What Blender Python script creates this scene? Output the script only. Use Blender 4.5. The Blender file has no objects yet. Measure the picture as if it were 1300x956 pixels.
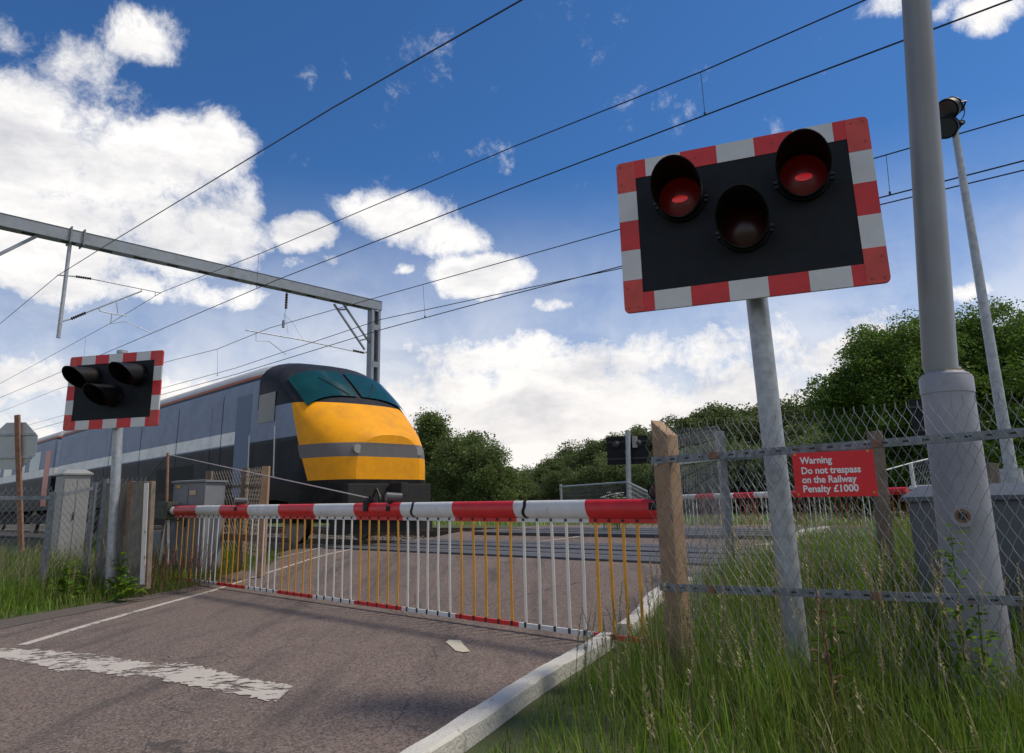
import bpy, bmesh, math, random
import numpy as np
from mathutils import Vector, Matrix, noise as mnoise
random.seed(7); rng = np.random.default_rng(7)
scene = bpy.context.scene
COL = scene.collection
R_ = math.radians
# ------------------------------------------------------------------ camera
f = 915.0; H = 1.0; rho = R_(1.4); pit = math.atan(207.4/915)
Fv = Vector((0, math.cos(pit), math.sin(pit)))
U0 = Vector((0, -math.sin(pit), math.cos(pit))); R0 = Vector((1, 0, 0))
Rv = R0*math.cos(rho) - U0*math.sin(rho); Uv = U0*math.cos(rho) + R0*math.sin(rho)
CAM = Vector((0, 0, H))
cd = bpy.data.cameras.new("camera"); cam = bpy.data.objects.new("camera", cd); COL.objects.link(cam)
cam.matrix_world = Matrix(((Rv.x, Uv.x, -Fv.x, 0), (Rv.y, Uv.y, -Fv.y, 0), (Rv.z, Uv.z, -Fv.z, H), (0, 0, 0, 1)))
cd.sensor_width = 36; cd.sensor_fit = 'HORIZONTAL'; cd.lens = f/1300*36
cd.shift_y = -44.5/1300; cd.clip_start = .05; cd.clip_end = 3000
scene.camera = cam
# ------------------------------------------------------------------ exposure, sun, sky
scene.view_settings.view_transform = 'Standard'; scene.view_settings.look = 'None'
scene.view_settings.exposure = 0.5; scene.view_settings.gamma = 1
scene.view_settings.use_curve_mapping = False
SUN_AZ, SUN_EL = R_(82), R_(58)          # azimuth from +Y towards +X
sl = bpy.data.lights.new("sun", 'SUN'); sl.energy = 2.3; sl.angle = R_(10.0); sl.color = (1, .91, .77)
so = bpy.data.objects.new("sun", sl); COL.objects.link(so)
sd = Vector((math.sin(SUN_AZ)*math.cos(SUN_EL), math.cos(SUN_AZ)*math.cos(SUN_EL), math.sin(SUN_EL)))
so.rotation_euler = sd.to_track_quat('Z', 'Y').to_euler(); so.location = (0, 0, 30)

# ---- pixel <-> world helpers (photograph measured once, things stand at real depths)
def ray(px, py): return Fv + Rv*((px-650)/f) - Uv*((py-433.5)/f)
ta = R_(45.3)
T = Vector((-math.sin(ta), math.cos(ta), 0)); N = Vector((math.cos(ta), math.sin(ta), 0))
def Dp(px, py, y): r = ray(px, py); return CAM + r*(y/r.y)
def Vp(px, py, v): r = ray(px, py); return CAM + r*(v/r.dot(N))
def Up(px, py, u): r = ray(px, py); return CAM + r*(u/r.dot(T))
def sst(t): t = min(max(t, 0), 1); return t*t*(3-2*t)
def zf(v):      # height of the road over the crossing hump
    if v < 10: return .34*sst((v-3.9)/3.2)
    if v < 14.5: return .34 + .10*sst((v-9.8)/1.4)
    return .44 - .34*sst((v-15)/7)
def zg(v):      # height of the natural ground
    d = sst((v-6.2)/.6)*(1-sst((v-13.9)/.8))
    return zf(v) - .16*d
def Gp(px, py):
    r = ray(px, py); lo = 0.5; t = .5; step = .02
    while t < 200:
        P = CAM + r*t
        if P.z < zf(P.dot(N)): break
        t += step if t < 30 else .2
    a, b = t-step, t
    for _ in range(20):
        m = (a+b)/2; P = CAM + r*m
        if P.z < zf(P.dot(N)): b = m
        else: a = m
    return CAM + r*b
def gz(P): return zg(Vector((P[0], P[1], 0)).dot(N))

# ------------------------------------------------------------------ sky with clouds
world = bpy.data.worlds.new("World"); scene.world = world; world.use_nodes = True
wt = world.node_tree; wn = wt.nodes; wl = wt.links; wn.clear()
def nd(tree, typ, **kw):
    n = tree.nodes.new(typ)
    for k, v in kw.items():
        if k == 'inp':
            for i, val in v.items(): n.inputs[i].default_value = val
        else: setattr(n, k, v)
    return n
def mth(tree, op, a, b=None, c=None, clamp=False):
    n = tree.nodes.new('ShaderNodeMath'); n.operation = op; n.use_clamp = clamp
    for i, x in enumerate((a, b, c)):
        if x is None: continue
        if isinstance(x, (int, float)): n.inputs[i].default_value = x
        else: tree.links.new(x, n.inputs[i])
    return n.outputs[0]
sky = nd(wt, 'ShaderNodeTexSky', sky_type='NISHITA', sun_disc=False, sun_elevation=SUN_EL, sun_rotation=SUN_AZ,
         air_density=1.0, dust_density=.35, ozone_density=3.0)
tc = nd(wt, 'ShaderNodeTexCoord')
def wnoise(scale, detail, rough, vec, dist=0.0):
    n = nd(wt, 'ShaderNodeTexNoise', inp={'Scale': scale, 'Detail': detail, 'Roughness': rough, 'Distortion': dist}); wl.new(vec, n.inputs['Vector']); return n
warpn = wnoise(5.0, 6, .55, tc.outputs['Generated'])
wsub = nd(wt, 'ShaderNodeVectorMath', operation='SUBTRACT', inp={1: (.5, .5, .5)}); wl.new(warpn.outputs['Color'], wsub.inputs[0])
wsc = nd(wt, 'ShaderNodeVectorMath', operation='SCALE', inp={'Scale': .075}); wl.new(wsub.outputs[0], wsc.inputs[0])
wad = nd(wt, 'ShaderNodeVectorMath', operation='ADD'); wl.new(tc.outputs['Generated'], wad.inputs[0]); wl.new(wsc.outputs[0], wad.inputs[1])
def azel(vec):
    sx = nd(wt, 'ShaderNodeSeparateXYZ'); wl.new(vec, sx.inputs[0])
    return mth(wt, 'ARCTAN2', sx.outputs[0], sx.outputs[1]), mth(wt, 'ARCSINE', mth(wt, 'MINIMUM', mth(wt, 'MAXIMUM', sx.outputs[2], -1), 1))
az, el = azel(wad.outputs[0]); az0, el0 = azel(tc.outputs['Generated'])
blobs = [(90,200,185,105,1.1),(235,215,95,80,1.0),(60,285,160,80,1.1),(215,300,125,60,1.0),(285,185,55,40,.8),(310,250,35,40,.7),(150,110,60,40,.7),(60,350,90,45,.9),
 (190,40,68,42,.85),(110,75,70,45,.75),(20,50,40,30,.5),(270,375,75,22,.8),(150,370,90,25,.8),(382,300,44,30,1.15),(415,330,26,16,.8),(375,345,25,12,.5),
 (500,275,85,35,1.1),(575,300,65,32,1.0),(455,265,45,24,.9),(610,350,85,32,1.15),(560,345,40,16,.8),(515,340,22,11,.8),(385,115,30,32,.55),(400,140,22,12,.5),(385,210,30,16,.5),
 (710,383,38,14,.85),(725,406,25,9,.6),(30,480,110,40,.85),(40,555,90,30,.8),(250,500,120,30,.8),(300,430,60,14,.5),(150,425,60,10,.4),(620,450,130,38,.95),(820,455,150,45,.9),(560,440,70,28,.7),
 (1040,455,170,60,1.0),(1130,400,60,22,.6),(700,540,330,95,1.25),(1000,520,260,85,1.1),(250,560,300,60,.9),(1235,365,60,22,.8),(1255,22,60,24,.8),(1140,5,60,18,.75),(1245,40,34,20,.75),(1180,25,40,15,.4),
 (170,425,40,12,.3),(-250,250,250,150,1),(-200,480,250,80,1),(1600,300,150,80,.8),(1500,560,300,90,1.),(900,-500,260,120,.9),(200,-300,200,120,.8),(1500,-200,150,100,.7)]
acc = None
for cx, cy, rx, ry, wgt in blobs:
    c = ray(cx, cy).normalized(); a1 = ray(cx+rx, cy).normalized(); b1 = ray(cx, cy-ry).normalized()
    ra = max(c.angle(a1), .01)/max(math.cos(math.asin(c.z)), .3); rb = max(c.angle(b1), .01)
    ca, ce = math.atan2(c.x, c.y), math.asin(c.z)
    dx = mth(wt, 'MULTIPLY', mth(wt, 'SUBTRACT', az, ca), 1/ra); dy = mth(wt, 'MULTIPLY', mth(wt, 'SUBTRACT', el, ce), 1/rb)
    d2 = mth(wt, 'MULTIPLY_ADD', dx, dx, mth(wt, 'MULTIPLY', dy, dy))
    g = mth(wt, 'MULTIPLY', mth(wt, 'MULTIPLY_ADD', d2, -.62, 1.0, clamp=True), wgt)
    acc = g if acc is None else mth(wt, 'SMOOTH_MAX', acc, g, .12)
# clouds behind the camera too
bk = wnoise(1.6, 3, .5, tc.outputs['Generated'])
sxb = nd(wt, 'ShaderNodeSeparateXYZ'); wl.new(tc.outputs['Generated'], sxb.inputs[0])
back = mth(wt, 'MULTIPLY', mth(wt, 'MULTIPLY_ADD', sxb.outputs[1], -2.0, .1, clamp=True), mth(wt, 'MULTIPLY_ADD', bk.outputs['Fac'], 6, -2.6, clamp=True))
acc = mth(wt, 'ADD', mth(wt, 'MINIMUM', acc, 1.35), back)
fn = wnoise(9.5, 15, .70, wad.outputs[0], .1)
fn2 = wnoise(2.6, 6, .55, tc.outputs['Generated'])
dens = mth(wt, 'ADD', mth(wt, 'ADD', acc, mth(wt, 'MULTIPLY_ADD', fn.outputs['Fac'], 2.3, -1.15)), mth(wt, 'MULTIPLY_ADD', fn2.outputs['Fac'], .5, -.25))
mr = nd(wt, 'ShaderNodeMapRange', interpolation_type='SMOOTHSTEP', inp={1: .28, 2: .92, 3: 0, 4: 1}); wl.new(dens, mr.inputs[0])
# thin high cirrus veil close to the horizon
veil = mth(wt, 'MULTIPLY', nd(wt, 'ShaderNodeMapRange', interpolation_type='SMOOTHSTEP', inp={1: .46, 2: .02, 3: 0, 4: 1.0}).outputs[0], 1)
vm = veil.node.inputs[0].links[0].from_node; wl.new(el0, vm.inputs[0])
vn = wnoise(4.0, 8, .6, wad.outputs[0])
veil = mth(wt, 'MULTIPLY', vm.outputs[0], mth(wt, 'MULTIPLY_ADD', vn.outputs['Fac'], 2.4, -.45, clamp=True))
cov = mth(wt, 'MAXIMUM', mr.outputs[0], veil)
mpn = nd(wt, 'ShaderNodeMapping', inp={'Scale': (1, 1, 2.6)}); wl.new(wad.outputs[0], mpn.inputs[0])
shn = wnoise(6.5, 10, .62, mpn.outputs[0])
shade = mth(wt, 'MULTIPLY_ADD', shn.outputs['Fac'], 2.6, mth(wt, 'MULTIPLY_ADD', dens, -.30, -.42), clamp=True)
ccr = nd(wt, 'ShaderNodeValToRGB'); cr = ccr.color_ramp
cr.elements[0].position = .0; cr.elements[0].color = (.56, .57, .62, 1)
cr.elements[1].position = .75; cr.elements[1].color = (.95, .93, .91, 1)
wl.new(shade, ccr.inputs[0])
# warm cream towards the horizon
hz = nd(wt, 'ShaderNodeMapRange', inp={1: .24, 2: .02, 3: 0, 4: .5}); wl.new(el0, hz.inputs[0])
cmx = nd(wt, 'ShaderNodeMix', data_type='RGBA'); wl.new(hz.outputs[0], cmx.inputs[0]); wl.new(ccr.outputs[0], cmx.inputs[6]); cmx.inputs[7].default_value = (.86, .80, .74, 1)
skt = nd(wt, 'ShaderNodeMix', data_type='RGBA', blend_type='MULTIPLY', inp={0: 1.0}); wl.new(sky.outputs[0], skt.inputs[6]); skt.inputs[7].default_value = (.42, .80, 1.18, 1)
b1 = nd(wt, 'ShaderNodeBackground', inp={'Strength': .064}); wl.new(skt.outputs[2], b1.inputs[0])
b2 = nd(wt, 'ShaderNodeBackground', inp={'Strength': .78}); wl.new(cmx.outputs[2], b2.inputs[0])
mxs = nd(wt, 'ShaderNodeMixShader'); wl.new(cov, mxs.inputs[0]); wl.new(b1.outputs[0], mxs.inputs[1]); wl.new(b2.outputs[0], mxs.inputs[2])
wo = nd(wt, 'ShaderNodeOutputWorld'); wl.new(mxs.outputs[0], wo.inputs[0])

# ------------------------------------------------------------------ materials
MATS = {}
def mat(name, col, rough=.6, metal=0, var=0, vscale=8, bump=0, bscale=60, col2=None, emit=None, spec=.5, island=0, trans=0, stain=None, stscale=2.5):
    m = bpy.data.materials.new(name); m.use_nodes = True; t = m.node_tree; b = t.nodes['Principled BSDF']
    b.inputs['Roughness'].default_value = rough; b.inputs['Metallic'].default_value = metal
    b.inputs['Specular IOR Level'].default_value = spec
    tcn = t.nodes.new('ShaderNodeTexCoord'); src = None
    rgb = nd(t, 'ShaderNodeRGB'); rgb.outputs[0].default_value = (*col, 1); src = rgb.outputs[0]
    if col2 or var:
        n = nd(t, 'ShaderNodeTexNoise', inp={'Scale': vscale, 'Detail': 8, 'Roughness': .65}); t.links.new(tcn.outputs['Object'], n.inputs['Vector'])
        cr_ = nd(t, 'ShaderNodeMapRange', inp={1: .35, 2: .65}); t.links.new(n.outputs['Fac'], cr_.inputs[0])
        c2 = col2 if col2 else tuple(c*(1-var) for c in col)
        mx = nd(t, 'ShaderNodeMix', data_type='RGBA'); t.links.new(cr_.outputs[0], mx.inputs[0]); t.links.new(src, mx.inputs[6]); mx.inputs[7].default_value = (*c2, 1); src = mx.outputs[2]
    if stain:
        n = nd(t, 'ShaderNodeTexNoise', inp={'Scale': stscale, 'Detail': 10, 'Roughness': .7}); t.links.new(tcn.outputs['Object'], n.inputs['Vector'])
        cr_ = nd(t, 'ShaderNodeMapRange', inp={1: .58, 2: .68}); t.links.new(n.outputs['Fac'], cr_.inputs[0])
        mx = nd(t, 'ShaderNodeMix', data_type='RGBA'); t.links.new(cr_.outputs[0], mx.inputs[0]); t.links.new(src, mx.inputs[6]); mx.inputs[7].default_value = (*stain, 1); src = mx.outputs[2]
    if island:
        g = nd(t, 'ShaderNodeNewGeometry'); hs = nd(t, 'ShaderNodeHueSaturation')
        r1 = nd(t, 'ShaderNodeMapRange', inp={3: 1-island, 4: 1+island}); t.links.new(g.outputs['Random Per Island'], r1.inputs[0]); t.links.new(r1.outputs[0], hs.inputs['Value'])
        r2 = nd(t, 'ShaderNodeMath', operation='MULTIPLY_ADD', inp={1: 7.31}); r2.inputs[2].default_value = 0
        t.links.new(g.outputs['Random Per Island'], r2.inputs[0]); fr = nd(t, 'ShaderNodeMath', operation='FRACT'); t.links.new(r2.outputs[0], fr.inputs[0])
        r3 = nd(t, 'ShaderNodeMapRange', inp={3: .475, 4: .515}); t.links.new(fr.outputs[0], r3.inputs[0]); t.links.new(r3.outputs[0], hs.inputs['Hue'])
        t.links.new(src, hs.inputs['Color']); src = hs.outputs[0]
    t.links.new(src, b.inputs['Base Color'])
    if bump:
        n = nd(t, 'ShaderNodeTexNoise', inp={'Scale': bscale, 'Detail': 6, 'Roughness': .6}); t.links.new(tcn.outputs['Object'], n.inputs['Vector'])
        bp = nd(t, 'ShaderNodeBump', inp={'Strength': bump, 'Distance': .02}); t.links.new(n.outputs['Fac'], bp.inputs['Height']); t.links.new(bp.outputs[0], b.inputs['Normal'])
    if emit:
        b.inputs['Emission Color'].default_value = (*emit[0], 1); b.inputs['Emission Strength'].default_value = emit[1]
    if trans:
        out = t.nodes['Material Output']; tr = nd(t, 'ShaderNodeBsdfTranslucent'); ms = nd(t, 'ShaderNodeMixShader', inp={0: trans})
        t.links.new(src, tr.inputs[0]); t.links.new(b.outputs[0], ms.inputs[1]); t.links.new(tr.outputs[0], ms.inputs[2]); t.links.new(ms.outputs[0], out.inputs[0])
    MATS[name] = m; return m
galv = mat('galvanised_steel', (.43, .46, .49), .5, .35, .35, 14, .05, 90)
galv_d = mat('dull_galvanised_steel', (.25, .275, .30), .6, .35, .4, 20, .1, 80, stain=(.16, .10, .07), stscale=6)
wire_m = mat('fence_wire', (.29, .31, .33), .5, .3, .4, 3)
polepaint = mat('grey_painted_steel', (.23, .24, .25), .45, 0, .15, 2.5, .03, 60, stain=(.25, .22, .19), stscale=1.6)
polebase = mat('lilac_grey_painted_steel', (.30, .305, .345), .5, 0, .18, 3, .04, 40, stain=(.20, .16, .14), stscale=2.2)
red = mat('reflective_red', (.62, .022, .025), .45, 0, .18, 9)
redf = mat('faded_reflective_red', (.62, .065, .05), .5, 0, .2, 9)
white = mat('reflective_white', (.60, .61, .62), .5, 0, .08, 9)
black = mat('black_backboard', (.009, .012, .017), .6, 0, .35, 12, .03, 200, spec=.22)
hoodm = mat('black_hood', (.005, .005, .006), .5, 0, 0, spec=.25)
lens_on = mat('lit_red_lens', (.08, .002, .004), .35, 0, emit=((1, .012, .015), .007))
glint = mat('lamp_hot_spot', (.6, .03, .03), .2, 0, emit=((1, .02, .02), .13))
lens_off = mat('unlit_red_lens', (.035, .003, .004), .3)
darkm = mat('dark_metal', (.03, .032, .035), .5, .3)
rusty = mat('rusty_steel', (.16, .085, .055), .8, .1, .5, 18, .3, 60, col2=(.30, .16, .10))
wood = mat('sawn_timber', (.38, .25, .15), .8, 0, .35, 10, .35, 90, col2=(.27, .165, .10), stain=(.17, .12, .085), stscale=6)
wood_o = mat('weathered_timber', (.22, .17, .125), .85, 0, .4, 10, .4, 70, stain=(.10, .10, .07))
conc = mat('weathered_boards', (.25, .225, .185), .9, 0, .4, 6, .5, 60, stain=(.09, .10, .07))
peel = mat('peeling_white_paint', (.62, .60, .56), .8, 0, .0, 5, .4, 60, stain=(.24, .17, .13), stscale=9)
cabm = mat('grey_cabinet_paint', (.24, .26, .28), .5, 0, .15, 4, .04, 50, stain=(.20, .19, .17))
cabw = mat('pale_cabinet_paint', (.28, .28, .27), .5, 0, .12, 4, stain=(.33, .31, .28))
cabd = mat('slate_grey_cabinet_paint', (.105, .118, .14), .42, 0, .15, 4, .03, 50)
olive = mat('mossy_metal', (.09, .095, .065), .8, 0, .5, 8, .3, 40)
portalm = mat('portal_steel', (.26, .29, .32), .55, .3, .18, 3, .03, 60, stain=(.21, .20, .19), stscale=3)
boom_r = mat('boom_red', (.66, .014, .016), .4, 0, .22, 7)
boom_w = mat('boom_white', (.66, .66, .64), .42, 0, .15, 6, stain=(.46, .43, .38), stscale=7)
st_o = mat('orange_strip', (.80, .36, .03), .5, 0, .25, 3)
st_w = mat('white_strip', (.80, .75, .66), .5, 0, .1, 5)
st_r = mat('red_strip', (.42, .06, .03), .6, 0, .3, 9)
sign_r = mat('sign_red', (.72, .006, .014), .45, 0, .12, 7)
sign_w = mat('sign_white', (.80, .78, .78), .5)
yellow_l = mat('yellow_label', (.65, .40, .05), .6, 0, .4, 30)
cream_l = mat('cream_label', (.55, .48, .30), .6, 0, .3, 30)
ins = mat('brown_insulator', (.05, .035, .03), .25)
cable = mat('dark_cable', (.035, .035, .038), .5, .4)
railm = mat('rail_steel', (.20, .16, .14), .4, .7, .3, 8)
sleeper = mat('concrete_sleeper', (.20, .185, .17), .9, 0, .3, 4)
rubber = mat('crossing_panel', (.075, .078, .088), .75, 0, .3, 3, .3, 120)
glassd = mat('dark_glass', (.02, .035, .04), .08)
teal = mat('teal_windscreen', (.008, .055, .058), .12, 0, .3, 2, spec=.3)
bark = mat('bark', (.09, .07, .055), .9, 0, .4, 6, .6, 30)
barkb = mat('birch_bark', (.32, .30, .27), .85, 0, .5, 6, .4, 30)
leafA = mat('oak_leaves', (.12, .22, .03), .55, 0, island=.55, trans=.42, spec=.3, var=.45, vscale=.9)
leafB = mat('birch_leaves', (.17, .235, .07), .55, 0, island=.5, trans=.45, spec=.25, var=.4, vscale=.5)
leafC = mat('woodland_leaves', (.15, .20, .07), .6, 0, island=.5, trans=.42, spec=.2, var=.45, vscale=.3)
grassm = mat('grass_blades', (.15, .28, .022), .6, 0, island=.5, trans=.45, spec=.3, var=.35, vscale=1.2, col2=(.12, .15, .03))
grassl = mat('rough_verge_grass', (.14, .26, .024), .6, 0, island=.5, trans=.42, spec=.25, var=.35, vscale=.9, col2=(.13, .145, .04))
strawm = mat('straw_stems', (.36, .31, .17), .7, 0, island=.4, trans=.25)
weedm = mat('weed_leaves', (.11, .20, .018), .8, 0, island=.3, trans=.4, spec=.1)
dockm = mat('reddish_dock', (.16, .075, .05), .7, 0, island=.4, trans=.2)
umbel = mat('white_umbels', (.62, .62, .56), .7, 0, island=.1, trans=.2)

def roadmat():
    m = bpy.data.materials.new('brown_asphalt'); m.use_nodes = True; t = m.node_tree; b = t.nodes['Principled BSDF']; b.inputs['Roughness'].default_value = .85
    b.inputs['Specular IOR Level'].default_value = .3
    tcn = nd(t, 'ShaderNodeTexCoord')
    def nz(scale, det, rough): n = nd(t, 'ShaderNodeTexNoise', inp={'Scale': scale, 'Detail': det, 'Roughness': rough}); t.links.new(tcn.outputs['Object'], n.inputs['Vector']); return n.outputs['Fac']
    def rmp(fac, a, b_): n = nd(t, 'ShaderNodeMapRange', inp={1: a, 2: b_}); t.links.new(fac, n.inputs[0]); return n.outputs[0]
    def mix(fac, A, B):
        n = nd(t, 'ShaderNodeMix', data_type='RGBA'); t.links.new(fac, n.inputs[0])
        for i, x in ((6, A), (7, B)):
            if isinstance(x, tuple): n.inputs[i].default_value = (*x, 1)
            else: t.links.new(x, n.inputs[i])
        return n.outputs[2]
    c = mix(rmp(nz(.9, 6, .6), .35, .65), (.190, .138, .108), (.150, .112, .090))
    vo = nd(t, 'ShaderNodeTexVoronoi', inp={'Scale': 95}); t.links.new(tcn.outputs['Object'], vo.inputs['Vector'])
    sp = nd(t, 'ShaderNodeSeparateColor'); t.links.new(vo.outputs['Color'], sp.inputs[0])
    c = mix(rmp(sp.outputs[0], .80, .82), c, (.22, .18, .165))
    c = mix(rmp(sp.outputs[1], .72, .74), c, (.085, .065, .058))
    # tyre scuffs running along the road
    mp = nd(t, 'ShaderNodeMapping'); mp.inputs['Rotation'].default_value = (0, 0, R_(-12)); mp.inputs['Scale'].default_value = (2.6, .35, 1); t.links.new(tcn.outputs['Object'], mp.inputs[0])
    n = nd(t, 'ShaderNodeTexNoise', inp={'Scale': 1.6, 'Detail': 9, 'Roughness': .65}); t.links.new(mp.outputs[0], n.inputs['Vector'])
    c = mix(mth(t, 'MULTIPLY', rmp(n.outputs['Fac'], .50, .72), .75), c, (.055, .047, .044))
    c = mix(mth(t, 'MULTIPLY', rmp(nz(3.5, 10, .7), .66, .74), .7), c, (.045, .04, .04))
    wv = nd(t, 'ShaderNodeTexNoise', inp={'Scale': 1.7, 'Detail': 5}); t.links.new(tcn.outputs['Object'], wv.inputs['Vector'])
    wa = nd(t, 'ShaderNodeVectorMath', operation='MULTIPLY_ADD', inp={1: (.9, .9, 0)}); t.links.new(wv.outputs['Color'], wa.inputs[0]); t.links.new(tcn.outputs['Object'], wa.inputs[2])
    ck = nd(t, 'ShaderNodeTexVoronoi', feature='DISTANCE_TO_EDGE', inp={'Scale': .42}); t.links.new(wa.outputs[0], ck.inputs['Vector'])
    cm = nd(t, 'ShaderNodeMapRange', inp={1: .0035, 2: .0015}); t.links.new(ck.outputs['Distance'], cm.inputs[0])
    c = mix(mth(t, 'MULTIPLY', cm.outputs[0], .65), c, (.04, .035, .033))
    t.links.new(c, b.inputs['Base Color'])
    bp = nd(t, 'ShaderNodeBump', inp={'Strength': .5, 'Distance': .006}); t.links.new(vo.outputs['Distance'], bp.inputs['Height']); t.links.new(bp.outputs[0], b.inputs['Normal'])
    return m
road_m = roadmat()
def wornpaint(name, lo, hi, sc=14):
    m = bpy.data.materials.new(name); m.use_nodes = True; t = m.node_tree; b = t.nodes['Principled BSDF']; b.inputs['Roughness'].default_value = .8
    tcn = nd(t, 'ShaderNodeTexCoord'); mp = nd(t, 'ShaderNodeMapping', inp={'Scale': (.8, 1.5, 1)}); t.links.new(tcn.outputs['Object'], mp.inputs[0])
    n = nd(t, 'ShaderNodeTexNoise', inp={'Scale': sc, 'Detail': 12, 'Roughness': .75}); t.links.new(mp.outputs[0], n.inputs['Vector'])
    n2 = nd(t, 'ShaderNodeTexNoise', inp={'Scale': 2.2, 'Detail': 4}); t.links.new(tcn.outputs['Object'], n2.inputs['Vector'])
    r = nd(t, 'ShaderNodeMapRange', inp={1: lo, 2: hi}); t.links.new(mth(t, 'ADD', n.outputs['Fac'], mth(t, 'MULTIPLY_ADD', n2.outputs['Fac'], .5, -.25)), r.inputs[0])
    mx = nd(t, 'ShaderNodeMix', data_type='RGBA'); t.links.new(n2.outputs['Fac'], mx.inputs[0]); mx.inputs[6].default_value = (.42, .37, .315, 1); mx.inputs[7].default_value = (.52, .47, .41, 1)
    t.links.new(mx.outputs[2], b.inputs['Base Color'])
    tr = nd(t, 'ShaderNodeBsdfTransparent'); ms = nd(t, 'ShaderNodeMixShader'); t.links.new(r.outputs[0], ms.inputs[0]); t.links.new(b.outputs[0], ms.inputs[1]); t.links.new(tr.outputs[0], ms.inputs[2])
    t.links.new(ms.outputs[0], t.nodes['Material Output'].inputs[0]); return m
paint_stop = wornpaint('badly_worn_paint', .50, .55, 11)
paint = wornpaint('worn_road_paint', .56, .62)
groundm = mat('ground_soil_grass', (.055, .078, .022), .95, 0, .0, 3, .6, 30, col2=(.085, .085, .035))
gritm = mat('gritty_verge_edge', (.13, .105, .085), .95, 0, .4, 30, .7, 90)
ballm = mat('ballast_stone', (.20, .165, .14), .95, 0, .5, 40, 1.0, 45)
kerbm = mat('whitewashed_kerb', (.60, .57, .51), .9, 0, .15, 5, .6, 40, stain=(.24, .20, .16), stscale=9, spec=.2)

# ------------------------------------------------------------------ mesh helpers
class MB:
    def __init__(s): s.v = []; s.f = []; s.mi = []; s.k = 0
    def add(s, vs, fs):
        o = len(s.v); s.v += [tuple(v) for v in vs]; s.f += [tuple(i+o for i in q) for q in fs]; s.mi += [s.k]*len(fs); return s
    def box(s, c, size, ax=None):
        X, Y, Z = ax if ax else (Vector((1, 0, 0)), Vector((0, 1, 0)), Vector((0, 0, 1)))
        c = Vector(c); a, b, d = (q/2 for q in size); vs = []
        for z in (-d, d):
            for (x, y) in ((-a, -b), (a, -b), (a, b), (-a, b)): vs.append(c+X*x+Y*y+Z*z)
        return s.add(vs, [(3, 2, 1, 0), (4, 5, 6, 7), (0, 1, 5, 4), (1, 2, 6, 5), (2, 3, 7, 6), (3, 0, 4, 7)])
    def beam(s, p, q, w, h, up=Vector((0, 0, 1))):   # rectangular bar, w across, h along up
        p, q = Vector(p), Vector(q); d = (q-p); L = d.length; d.normalize()
        X = d.cross(up); X.normalize(); Z = X.cross(d)
        return s.box((p+q)/2, (L, w, h), (d, X, Z))
    def tube(s, pts, r, n=10, cap=True):
        pts = [Vector(p) for p in pts]; rs = r if isinstance(r, (list, tuple)) else [r]*len(pts)
        vs = []; pu = None
        for i, p in enumerate(pts):
            d = (pts[min(i+1, len(pts)-1)]-pts[max(i-1, 0)]).normalized()
            if pu is None:
                pu = Vector((0, 0, 1)) if abs(d.z) < .9 else Vector((0, 1, 0))
            X = d.cross(pu).normalized(); Z = X.cross(d).normalized(); pu = Z
            for k in range(n):
                a = 2*math.pi*k/n; vs.append(p + X*(math.cos(a)*rs[i]) + Z*(math.sin(a)*rs[i]))
        fs = []
        for i in range(len(pts)-1):
            for k in range(n):
                a, b = i*n+k, i*n+(k+1) % n; fs.append((a, b, b+n, a+n))
        if cap: fs.append(tuple(range(n-1, -1, -1))); fs.append(tuple(range((len(pts)-1)*n, len(pts)*n)))
        return s.add(vs, fs)
    def build(s, name, m, parent=None, smooth=False, local=False, bevel=0):
        me = bpy.data.meshes.new(name); off = Vector((0, 0, 0))
        if parent is not None and not local:
            q = parent
            while q is not None: off += q.location; q = q.parent
        me.from_pydata([(v[0]-off.x, v[1]-off.y, v[2]-off.z) for v in s.v], [], s.f)
        for mm in (m if isinstance(m, (list, tuple)) else [m]): me.materials.append(mm)
        if any(s.mi): me.polygons.foreach_set('material_index', s.mi)
        if smooth: me.polygons.foreach_set('use_smooth', [True]*len(s.f))
        bm = bmesh.new(); bm.from_mesh(me); bmesh.ops.recalc_face_normals(bm, faces=bm.faces)
        if bevel: bmesh.ops.bevel(bm, geom=[e for e in bm.edges if len(e.link_faces) == 2 and e.calc_face_angle(0) > .6], offset=bevel, segments=2, affect='EDGES', profile=.7)
        bm.to_mesh(me); bm.free()
        if smooth and hasattr(me, 'set_sharp_from_angle'): me.set_sharp_from_angle(angle=R_(40))
        o = bpy.data.objects.new(name, me); COL.objects.link(o)
        if parent is not None: o.parent = parent
        return o
def tag(o, label=None, cat=None, group=None, kind=None):
    if label: o['label'] = label
    if cat: o['category'] = cat
    if group: o['group'] = group
    if kind: o['kind'] = kind
    return o
def thing(name, label, cat, loc=(0, 0, 0), group=None, rz=0):
    o = bpy.data.objects.new(name, None); COL.objects.link(o); o.location = loc; o.rotation_euler = (0, 0, rz); o.empty_display_size = .2
    return tag(o, label, cat, group)
def npmesh(name, V, Q, m, parent=None, loc=None):
    me = bpy.data.meshes.new(name); V = np.asarray(V, dtype=np.float32); 
    if loc is not None: V = V - np.array(loc, dtype=np.float32)
    me.vertices.add(len(V)); me.vertices.foreach_set('co', V.ravel()); k = Q.shape[1]
    me.loops.add(Q.size); me.loops.foreach_set('vertex_index', Q.ravel().astype(np.int32))
    me.polygons.add(len(Q)); me.polygons.foreach_set('loop_start', np.arange(0, Q.size, k, dtype=np.int32))
    me.materials.append(m); me.update(calc_edges=True)
    o = bpy.data.objects.new(name, me); COL.objects.link(o)
    if parent is not None: o.parent = parent
    if loc is not None and parent is None: o.location = loc
    return o
VB = [3.9+.26*i for i in range(9)] + [6.2, 6.35, 6.5, 6.65, 6.8, 9.8, 10.3, 10.7, 11.2, 13.9, 14.1, 14.3, 14.5, 14.7, 15, 16, 17, 18, 19, 20, 21, 22]
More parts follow.
